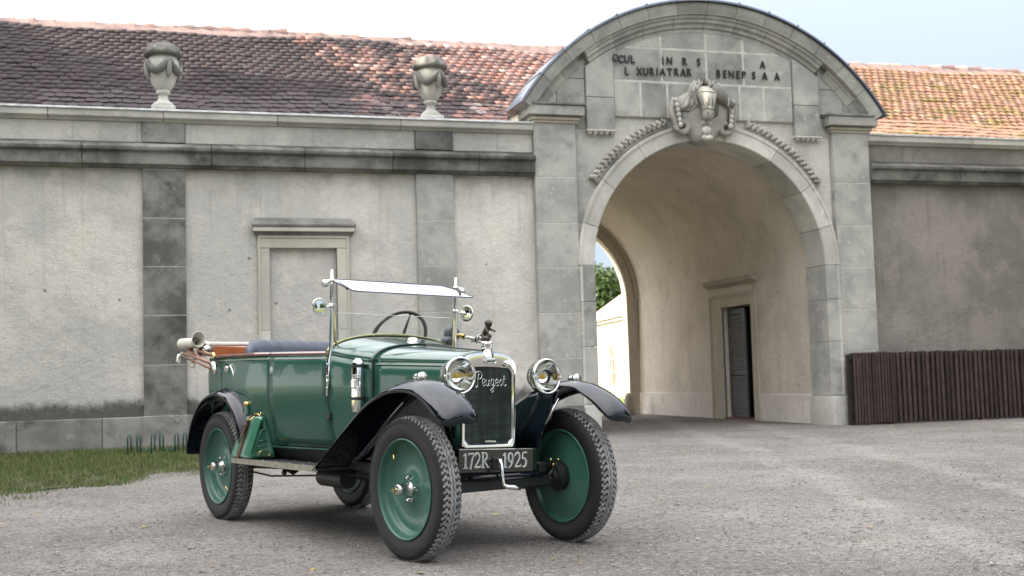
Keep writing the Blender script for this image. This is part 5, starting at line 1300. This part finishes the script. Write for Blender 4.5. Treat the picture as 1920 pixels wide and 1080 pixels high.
# crank handle
g = CB(); g.tube([(.0, -.01, .478), (.075, -.02, .480), (.105, -.030, .476), (.116, -.032, .457), (.118, -.024, .37), (.120, -.019, .352), (.13, -.008, .343), (.14, .035, .338), (.142, .068, .334)], [.011, .011, .0115, .0115, .011, .0115, .0115, .013, .012], 10); g.build('crank_handle', M['chrome'], car, True)
g = CB(); g.box(.0, .062, -.050, -.006, .425, .495); g.build('crank_bracket', M['under'], car, bevel=.006)
# ---- lamps
for s in (-1, 1):
    c = lean(Vector((.098, s * .275, .918))); yaw = (.10 if s > 0 else .10)
    Mx = Matrix.Translation(c) @ Matrix.Rotation(.06, 4, 'Z') @ Matrix.Rotation(.0, 4, 'Y')
    def put(g, name, m, par=None, sm=True):
        g.v = [tuple(Mx @ Vector(p)) for p in g.v]; return g.build(name, m, par or car, sm)
    g = MB(); g.lathe([(.001, -.125), (.025, -.122), (.055, -.105), (.078, -.075), (.088, -.04), (.092, -.012), (.096, -.010), (.097, .0), (.095, .008), (.089, .010), (.086, .004), (.086, -.01)], ax='x', n=40); hl = put(g, 'headlamp', M['chrome'])
    g = MB(); g.lathe([(.086, -.008), (.07, -.035), (.048, -.062), (.02, -.078), (.012, -.08), (.012, -.055), (.001, -.055)], ax='x', n=40); put(g, 'reflector', M['chrome'], hl)
    g = MB(); g.sphere((-.036, 0, -.0), .017, 14, 10, (1.3, 1, 1)); put(g, 'bulb', M['amber'], hl)
    g = MB(); g.lathe([(.086, .004), (.05, .0085), (.02, .010), (.001, .0103)], ax='x', n=40); put(g, 'lens', M['glass'], hl)
    g = CB(); g.tube([(.045, s * .275, .835), (.03, s * .27, .79), (.0, s * .25, .72), (-.06, s * .22, .60)], [.014, .011, .012, .014], 8); g.sphere((.048, s * .275, .825), .02, 10, 8, (1, 1, .7)); g.build('lamp_bracket', M['navy'], car, True)
    c = lean(Vector((.078, s * .492, .905))); Mx = Matrix.Translation(c) @ Matrix.Rotation(.06, 4, 'Z')
    g = MB(); g.lathe([(.001, -.062), (.014, -.06), (.023, -.045), (.026, -.02), (.026, .0), (.029, .002), (.029, .012), (.026, .014)], ax='x', n=28); g.tube([(-.02, 0, -.02), (-.02, 0, -.042)], [.016, .028], 12); sd = put(g, 'side_lamp', M['chrome'])
    g = MB(); g.lathe([(.026, .011), (.018, .018), (.001, .021)], ax='x', n=24); put(g, 'lens', M['chrome_d'], sd)
# ---- wings (fenders)
def fender(name, st, s, m='navy', ns=10):
    """st: l, z of outer lip, w_in, w_out, crown"""
    out = []; n = len(st); K = 6
    dense = []
    xs = list(range(n))
    for i in range((n - 1) * K + 1):
        t = i / K; dense.append([smooth_lerp(t, xs, [q[j] for q in st]) for j in range(5)])
    rows = []
    for i, (l, z, wi, wo, cr_) in enumerate(dense):
        a = dense[max(i - 1, 0)]; b = dense[min(i + 1, len(dense) - 1)]; t = Vector((b[0] - a[0], 0, b[1] - a[1])).normalized(); nn = Vector((-t.z, 0, t.x)) 
        if nn.z < 0 and abs(nn.x) < .5: nn = -nn
        if st[0][0] < st[-1][0]: nn = Vector((-t.z, 0, t.x))
        row = []
        for k in range(ns + 1):
            e = k / ns; w = wi + (wo - wi) * e; h = cr_ * (math.sin(PI * (e * .93 + .07)) ** .75 if e < 1 else math.sin(PI * 1.0) ** .75 if False else 0)
            row.append(Vector((l, s * w, z)) + nn * h)
        row.append(Vector((l, s * (wo + .003), z)) - nn * min(.018, cr_ * .45))
        rows.append(row)
    g = CB(); g.quadloop(rows, False); o = g.build(name, M[m], car, True, solid=.005); return o
FF = [(-.935, .395, .40, .61, .004), (-.82, .462, .40, .61, .006), (-.70, .535, .39, .61, .010), (-.52, .648, .385, .608, .022), (-.34, .755, .38, .605, .034), (-.20, .812, .375, .602, .040), (-.06, .842, .372, .60, .045), (.06, .849, .372, .60, .048), (.18, .836, .373, .60, .050), (.27, .806, .375, .600, .052), (.345, .765, .378, .600, .058), (.398, .724, .383, .598, .060), (.436, .694, .395, .588, .050), (.455, .680, .420, .562, .028), (.462, .676, .47, .52, .006)]
RF_ = [(-2.985, .41, .42, .605, .004), (-2.975, .50, .41, .605, .012), (-2.93, .61, .41, .605, .022), (-2.85, .71, .40, .605, .030), (-2.73, .785, .40, .605, .034), (-2.58, .825, .40, .605, .036), (-2.44, .832, .40, .605, .036), (-2.30, .805, .40, .605, .036), (-2.19, .748, .40, .605, .034), (-2.10, .655, .40, .605, .030), (-2.062, .55, .40, .597, .018), (-2.06, .46, .40, .585, .008), (-2.09, .418, .40, .575, .002)]
for s in (-1, 1):
    fender('front_wing', FF, s); fender('rear_wing', RF_, s)
    # inner valance from wing to frame
    g = CB(); rows = []
    for (l, z) in ((-.90, .42), (-.70, .55), (-.5, .67), (-.34, .765), (-.2, .82), (-.10, .838), (-.02, .845), (.04, .846), (.09, .845)):
        zz_ = z + .012; f = 1 if l < -.2 else max(.25, 1 - (l + .2) / .6)
        rows.append([(l, s * .378, zz_), (l, s * .352, zz_ - .035), (l - .02, s * .33, zz_ - .14 * (zz_ - .4) / .4), (l - .05, s * .30, .54 + (zz_ - .54) * .32), (l - .07, s * .262, .50 if l > -.6 else .46)])
    g.quadloop(rows, False); g.build('wing_valance', M['navy'], car, True, solid=.004)
    g = CB(); g.tube([(.09, s * .362, .80), (.05, s * .30, .66)], .008, 8); g.build('wing_stay', M['chrome_d'], car, True)
    # running board
    g = CB(); g.bbox(-2.14, -.90, .0, .2, .0, .026); g = CB(); y0, y1 = sorted((s * .395, s * .600)); g.box(-2.14, -.91, y0, y1, .395, .418); rb = g.build('running_board', M['blackrub'], car, bevel=.003)
    y0, y1 = sorted((s * .601, s * .610)); g = CB(); g.box(-2.15, -.90, y0, y1, .388, .421); g.box(-2.15, -.90, min(y0, y1 - .0) - (.010 if s < 0 else .015), y1 + (.015 if s < 0 else .010), .4182, .4215); g.build('board_edging', M['alu'], rb)
    for k in range(8):
        g = CB(); g.sphere((-2.08 + k * .16, s * .611, .405), .0055, 8, 6); g.build('edging_rivet', M['chrome_d'], rb, True)
    for k in range(5):
        for y in (.43, .56):
            g = CB(); g.sphere((-1.75 + k * .2, s * y, .419), .006, 8, 6, (1, 1, .5)); g.build('board_rivet', M['chrome_d'], rb, True)
# ---- chassis
for s in (-1, 1):
    g = CB(); g.box(-3.0, .02, s * .30 - .02, s * .30 + .02, .37, .45); g.build('chassis_rail', M['under'], car, bevel=.004)
    g = CB(); g.tube([(-.50, s * .36, .30), (-.25, s * .36, .315), (-.02, s * .36, .345), (.02, s * .36, .375)], [.018, .022, .024, .014], 8); g.build('front_spring', M['under'], car, True)
    g = CB(); g.tube([(-1.75, s * .42, .385), (-2.1, s * .42, .375), (-2.55, s * .42, .36)], [.026, .028, .03], 8); g.build('rear_spring', M['under'], car, True)
    g = CB(); g.tube([(-.6, s * .33, .38), (-1.9, s * .44, .31), (-2.5, s * .42, .33)], .006, 6); g.sphere((-1.56, s * .50, .352), .018, 8, 6); g.build('brake_rod', M['under'], car, True)
g = CB(); g.tube([(-1.30, -.36, .335), (-.98, -.36, .335)], [.055, .055], 14); g.build('silencer', M['under'], car, 40)
g = CB(); g.tube([(-1.6, 0, .34), (-.6, 0, .36), (-.15, 0, .42)], [.05, .09, .11], 12); g.sphere((-.75, -.08, .33), .09, 12, 8, (1.8, 1, .7)); g.build('gearbox', M['under'], car, True)
g = MB(); g.tube([(-2.5516, -.46, .365), (-2.5516, -.1, .365), (-2.5516, 0, .365), (-2.5516, .1, .365), (-2.5516, .46, .365)], [.03, .04, .10, .04, .03], 12); g.build('rear_axle', M['under'], car, True)
g = MB(); g.obox((0.0, 0, .345), (.020, 0, 0), (0, .415, 0), (0, 0, .026)); g.build('front_axle', M['under'], car, bevel=.006)
g = MB(); g.tube([(-.09, -.36, .325), (-.09, .36, .325)], .010, 8); g.build('track_rod', M['under'], car, True)
g = MB(); g.tube([(.05, -.20, .395), (.05, .22, .39), (.03, .30, .385)], .013, 8); g.build('front_crossbar', M['navy'], car, True)
# ---- wheels
RT = .365
def wheel_master():
    w = {}
    g = MB(); prof = [(.247, -.048), (.262, -.058), (.295, -.0655), (.320, -.0645), (.338, -.059), (.350, -.051), (.3565, -.038), (.358, 0), (.3565, .038), (.350, .051), (.338, .059), (.320, .0645), (.295, .0655), (.262, .058), (.247, .048)]
    g.lathe(prof, ax='y', n=96); w['tyre'] = g.mesh('tyre', M['rubber'], True)
    g = MB(); N_ = 70
    def P3(a, y, r): return (r * math.cos(a), y, r * math.sin(a))
    for k in range(N_):
        a0 = 2 * PI * k / N_; da = 2 * PI / N_
        # two zigzag ribs flanking the centre
        for yc, ph in ((-.0095, 0), (.0095, 0)):
            z0, z1, z2 = (-.0035, .0035, -.0035)
            for (qa, qb, sa, sb) in ((0, .5, z0, z1), (.5, 1, z1, z2)):
                A, B = a0 + da * qa, a0 + da * qb; hw = .0068
                lo, hi = .354, .3655
                g.quadloop([[P3(A, yc + sa - hw, lo), P3(A, yc + sa - hw, hi), P3(A, yc + sa + hw, hi), P3(A, yc + sa + hw, lo)], [P3(B, yc + sb - hw, lo), P3(B, yc + sb - hw, hi), P3(B, yc + sb + hw, hi), P3(B, yc + sb + hw, lo)]], False)
        # hooked side blocks
        for s in (-1, 1):
            for (qa, qb, y0, y1, r1, r0) in ((.05, .55, .0195, .031, .3650, .354), (.30, .85, .030, .0425, .3628, .350), (.05, .45, .0415, .0515, .3575, .345)):
                A, B = a0 + da * qa, a0 + da * qb; C = da * .12 * s
                g.quadloop([[P3(A, s * y0, r0), P3(B, s * y0, r0), P3(B + C, s * y1, r0 - .003), P3(A + C, s * y1, r0 - .003)], [P3(A, s * y0, r1), P3(B, s * y0, r1), P3(B + C, s * y1, r1 - .0035), P3(A + C, s * y1, r1 - .0035)]], True, False, True)
    w['tread'] = g.mesh('tread', M['tread'], False)
    g = MB(); N2 = 150
    for k in range(N2):
        A, B = 2 * PI * k / N2, 2 * PI * (k + .5) / N2
        for s in (-1, 1):
            g.quadloop([[P3(A, s * .0530, .346), P3(B, s * .0530, .346), P3(B, s * .0595, .334), P3(A, s * .0595, .334), P3(A, s * .0620, .326), P3(B, s * .0620, .326)][:0] or
                        [P3(A, s * .0500, .347), P3(B, s * .0500, .347), P3(B, s * .0610, .328), P3(A, s * .0610, .328)], [P3(A, s * .0535, .3525), P3(B, s * .0535, .3525), P3(B, s * .0648, .331), P3(A, s * .0648, .331)]], True, False, True)
    w['shoulder_bars'] = g.mesh('shoulder_bars', M['rubber'], False)
    # rim and dished disc: outer face towards -y
    g = MB(); g.lathe([(.247, -.046), (.2535, -.054), (.2545, -.060), (.250, -.063), (.246, -.060), (.243, -.052), (.240, -.040), (.236, -.026), (.231, -.018), (.224, -.014), (.216, -.006), (.205, .004), (.10, -.002), (.062, -.010), (.055, -.016), (.001, -.018)], ax='y', n=80)
    w['disc'] = g.mesh('disc', M['green_wheel'], 50)
    g = MB(); g.lathe([(.247, .046), (.2535, .054), (.2545, .060), (.250, .063), (.246, .060), (.242, .052), (.238, .040), (.232, .034), (.20, .038), (.12, .046), (.075, .050), (.001, .050)], ax='y', n=80)
    w['inner_disc'] = g.mesh('inner_disc', M['green_wheel'], 50)
    g = MB(); g.lathe([(.034, -.014), (.036, -.026), (.031, -.030), (.030, -.075), (.028, -.095), (.022, -.102), (.001, -.103)], ax='y', n=28); w['hub'] = g.mesh('hub', M['chrome_d'], 50)
    g = MB(); g.lathe([(.007, -.100), (.007, -.112), (.010, -.114), (.010, -.121), (.004, -.123), (.004, -.131), (.001, -.132)], ax='y', n=12); w['grease_cap'] = g.mesh('grease_cap', M['brass'], 50)
    g = MB(); g.lathe([(.014, -.010), (.014, -.018), (.010, -.020), (.010, -.030), (.007, -.032), (.007, -.040), (.001, -.041)], ax='y', n=6); w['wheel_nut'] = g.mesh('wheel_nut', M['chrome'], False)
    g = MB(); g.tube([(.0, -.018, .222), (.0, -.040, .208), (.0, -.046, .190), (0, -.047, .178)], [.006, .0045, .004, .006], 8); w['valve'] = g.mesh('valve', M['brass'], True)
    g = MB(); g.lathe([(.075, .045), (.078, .052), (.078, .085), (.070, .090), (.062, .092), (.060, .105), (.042, .108), (.040, .13), (.001, .132)], ax='y', n=32); w['brake_drum'] = g.mesh('brake_drum', M['under'], 50)
    return w
WM = wheel_master()
def wheel(l, s, steer, spin, label=None):
    e = bpy.data.objects.new('wheel', None); link(e, car); e.location = (l, s * .4917, RT - .001)
    e.rotation_euler = (0, 0, steer + (0 if s < 0 else PI))
    for nm in ('tyre', 'tread', 'shoulder_bars', 'disc', 'inner_disc', 'brake_drum'):
        o = bpy.data.objects.new(nm, WM[nm]); link(o, e); o.rotation_euler = (0, spin, 0)
        if nm in ('tread', 'shoulder_bars'): o['kind'] = 'stuff'
    for nm in ('hub', 'grease_cap'):
        o = bpy.data.objects.new(nm, WM[nm]); link(o, e)
    for k in range(3):
        a = PI / 2 + k * 2 * PI / 3 + .04; 
    for a in (PI / 2 + .05, -PI / 2 + .0, .05): 
        o = bpy.data.objects.new('wheel_nut', WM['wheel_nut']); link(o, e); o.location = (.056 * math.cos(a), 0, .056 * math.sin(a))
    o = bpy.data.objects.new('valve', WM['valve']); link(o, e); o.rotation_euler = (0, {-.0: 0}.get(spin, spin), 0)
    return e
wheel(0, -1, .037, -.62); wheel(0, 1, .012, 1.1); wheel(-2.5516, -1, 0, 2.4); wheel(-2.5516, 1, 0, .4)
# kingpins and steering arms
for s in (-1, 1):
    g = MB(); g.tube([(.01, s * .405, .285), (.01, s * .405, .43)], [.018, .018], 10); g.lathe([(.024, -.01), (.026, 0), (.024, .01)], (.01, s * .405, .43), 'z', 10); g.tube([(.01, s * .40, .415), (.0, s * .30, .44), (-.02, s * .22, .44)], [.012, .012, .014], 8); g.tube([(.02, s * .39, .42), (.02, s * .35, .38), (.01, s * .33, .35)], .009, 8); g.build('steering_knuckle', M['under'], car, True)
    for (y, z) in ((.41, .445), (.36, .448), (.375, .42)): 
        g = MB(); g.tube([(.02, s * y, z), (.022, s * y, z + .016)], [.008, .005], 8); g.build('grease_nipple', M['brass'], car, True)
# extinguisher
ey = -(Wd(-.78) + .042)
g = CB(); g.lathe([(.001, .305), (.016, .303), (.034, .282), (.036, .275), (.036, .02), (.033, .0), (.001, -.002)], (-.80, ey, .725), 'z', 28); ex_ = g.build('fire_extinguisher', M['chrome'], car, 50)
for z in (.80, .985):
    g = CB(); g.lathe([(.0375, -.009), (.0385, -.009), (.0385, .009), (.0375, .009)], (-.80, ey, z), 'z', 28); g.obox((-.80, ey + .038, z), (.05, 0, 0), (0, .005, 0), (0, 0, .009)); g.build('extinguisher_clamp', M['seam'], ex_)
for z in (.868, .878, .90, .912):
    g = CB(); g.lathe([(.0365, -.0025), (.039, 0), (.0365, .0025)], (-.80, ey, z + (0.03 if z > .89 else 0) - .01), 'z', 28); g.build('extinguisher_ring', M['chrome_d'], ex_, True)
g = CB(); g.lathe([(.038, -.025), (.0395, -.022), (.0395, .022), (.038, .025)], (-.80, ey, .885), 'z', 20, None, PI * 1.05, PI * 1.75); g.build('extinguisher_plate', M['chrome_d'], ex_)

# ---- fuel can strapped on the running board: a thing of its own
can = thing('fuel_can', 'green triangular fuel can with a brass cap and brown leather strap on the running board', 'fuel can', CAR, CH)
def can_sec(l, e=0):
    """outline in (w,z): triangular, seen side has the apex up"""
    return None
def canprof(inset):
    r = .035; A, B, T = (-2.06, .422), (-1.50, .422), (-1.78, .690); hw = .035
    pts = []
    a0 = (A[0] + inset, A[1] + inset); b0 = (B[0] - inset, B[1] + inset); tl = (-1.835 + inset * .5, .690 - inset); tr = (-1.755 - inset * .5, .690 - inset)
    def corner(p, q, r_, rad, n=4):
        p, q, r_ = Vector(p), Vector(q), Vector(r_); d1 = (p - q).normalized() * rad; d2 = (r_ - q).normalized() * rad
        return [tuple((q + d1) * (1 - t) ** 2 + q * 2 * t * (1 - t) + (q + d2) * t * t) for t in [i / n for i in range(n + 1)]]
    ps = [a0, b0, tr, tl]
    for i in range(4): pts += corner(ps[i - 1], ps[i], ps[(i + 1) % 4], .028 if i < 2 else .03)
    return pts
def can_build(w0, w1):
    pass
# the can stands across the board: triangle faces forward, body runs back along the car
cl0, cl1 = -2.145, -1.845      # back and front faces along the car
def tri(inset, l, dw=0):
    yo, yi = -.624, -.425; zb, zt = .423, .688
    ps = [(yo + inset, zb + inset), (yi - inset, zb + inset), (-.510 - inset * .2, zt - inset), (-.540 + inset * .2, zt - inset)]
    out = []
    for i in range(4):
        p, q, r_ = Vector(ps[i - 1]), Vector(ps[i]), Vector(ps[(i + 1) % 4]); rad = .022 if i < 2 else .016
        d1 = (p - q).normalized() * rad; d2 = (r_ - q).normalized() * rad
        for k in range(5):
            t = k / 4; v = (q + d1) * (1 - t) ** 2 + q * 2 * t * (1 - t) + (q + d2) * t * t; out.append((l, v.x, v.y))
    return out
g = CB(); g.quadloop([tri(.012, cl0), tri(.0, cl0 + .012), tri(.0, cl0 + .10), tri(.006, cl0 + .115), tri(.006, cl0 + .155), tri(0, cl0 + .17), tri(.0, cl1 - .012), tri(.012, cl1), tri(.03, cl1), tri(.036, cl1 - .005)], True, True, True)
body = g.build('can_body', M['green_can'], can, 50)
g = CB(); p = tri(.05, cl1 + .001); g.tube([(cl1 + .0, -.58, .46), (cl1, -.535, .60), (cl1, -.52, .605), (cl1, -.505, .60)], .0035, 6); g.tube([(cl1, -.55, .535), (cl1, -.495, .535)], .003, 6); g.tube([(cl1, -.56, .475), (cl1, -.55, .50), (cl1, -.495, .50)], .003, 6); g.build('embossed_ribs', M['green_can'], can, True)
g = CB(); pts = []
for k in range(24):
    a = 2 * PI * k / 24; c_, s_ = math.cos(a), math.sin(a); pts.append((cl1 + .012, -.515 + .036 * (1 if c_ > 0 else -1) * abs(c_) ** .6 + .0, .455 + .017 * (1 if s_ > 0 else -1) * abs(s_) ** .6))
g.tube(pts, .0042, 8, closed=True); g.build('carry_ring', M['brass'], can, True)
g = CB(); g.tube([(cl0 + .035, -.524, .68), (cl0 + .035, -.524, .755)], [.019, .018], 14); g.build('can_neck', M['green_can'], can, 50)
g = CB(); g.lathe([(.019, -.01), (.024, -.008), (.025, .010), (.018, .018), (.001, .020)], (cl0 + .035, -.524, .762), 'z', 18); g.build('can_cap', M['brass'], can, True)
g = CB(); g.tube([(cl0 + .12, -.524, .692), (cl0 + .15, -.524, .704), (cl0 + .22, -.524, .702), (cl0 + .26, -.524, .69)], .005, 8); g.tube([(cl0 + .26, -.524, .688), (cl0 + .265, -.524, .715)], [.006, .004], 6); g.build('can_handle', M['brass'], can, True)
# strap round the can
def strap_sec(l0, l1, off=.004):
    a = [Vector(p) for p in tri(-off, 0)]; ring0 = []
    return a
aa = tri(-.005, 0); bb_ = tri(-.001, 0)
g = CB(); g.quadloop([[(cl0 + .118, y, z) for _, y, z in bb_], [(cl0 + .118, y, z) for _, y, z in aa], [(cl0 + .152, y, z) for _, y, z in aa], [(cl0 + .152, y, z) for _, y, z in bb_]], True); st = g.build('leather_strap', M['belt'], can)
g = CB(); rows = []
for i in range(9):
    t = i / 8; y = -.548 - .048 * t; z = .668 - .125 * t; w = .016 if i < 7 else .016 - .005 * (i - 6); rows.append([(cl0 + .135 - w, y - .010, z), (cl0 + .135 + w, y - .010, z), (cl0 + .135 + w, y - .015, z - .003), (cl0 + .135 - w, y - .015, z - .003)])
g.quadloop(rows, True, True, True); g.build('strap_end', M['belt'], st)
g = CB(); g.obox((cl0 + .135, -.572, .63), (.024, 0, 0), (0, .006, .003), (0, -.002, .008)); g.build('strap_keeper', M['belt'], st)
g = CB(); g.tube([(cl0 + .112, -.556, .662), (cl0 + .158, -.556, .662), (cl0 + .158, -.524, .688), (cl0 + .112, -.524, .688)], .003, 6, closed=True); g.build('buckle', M['brass'], st)
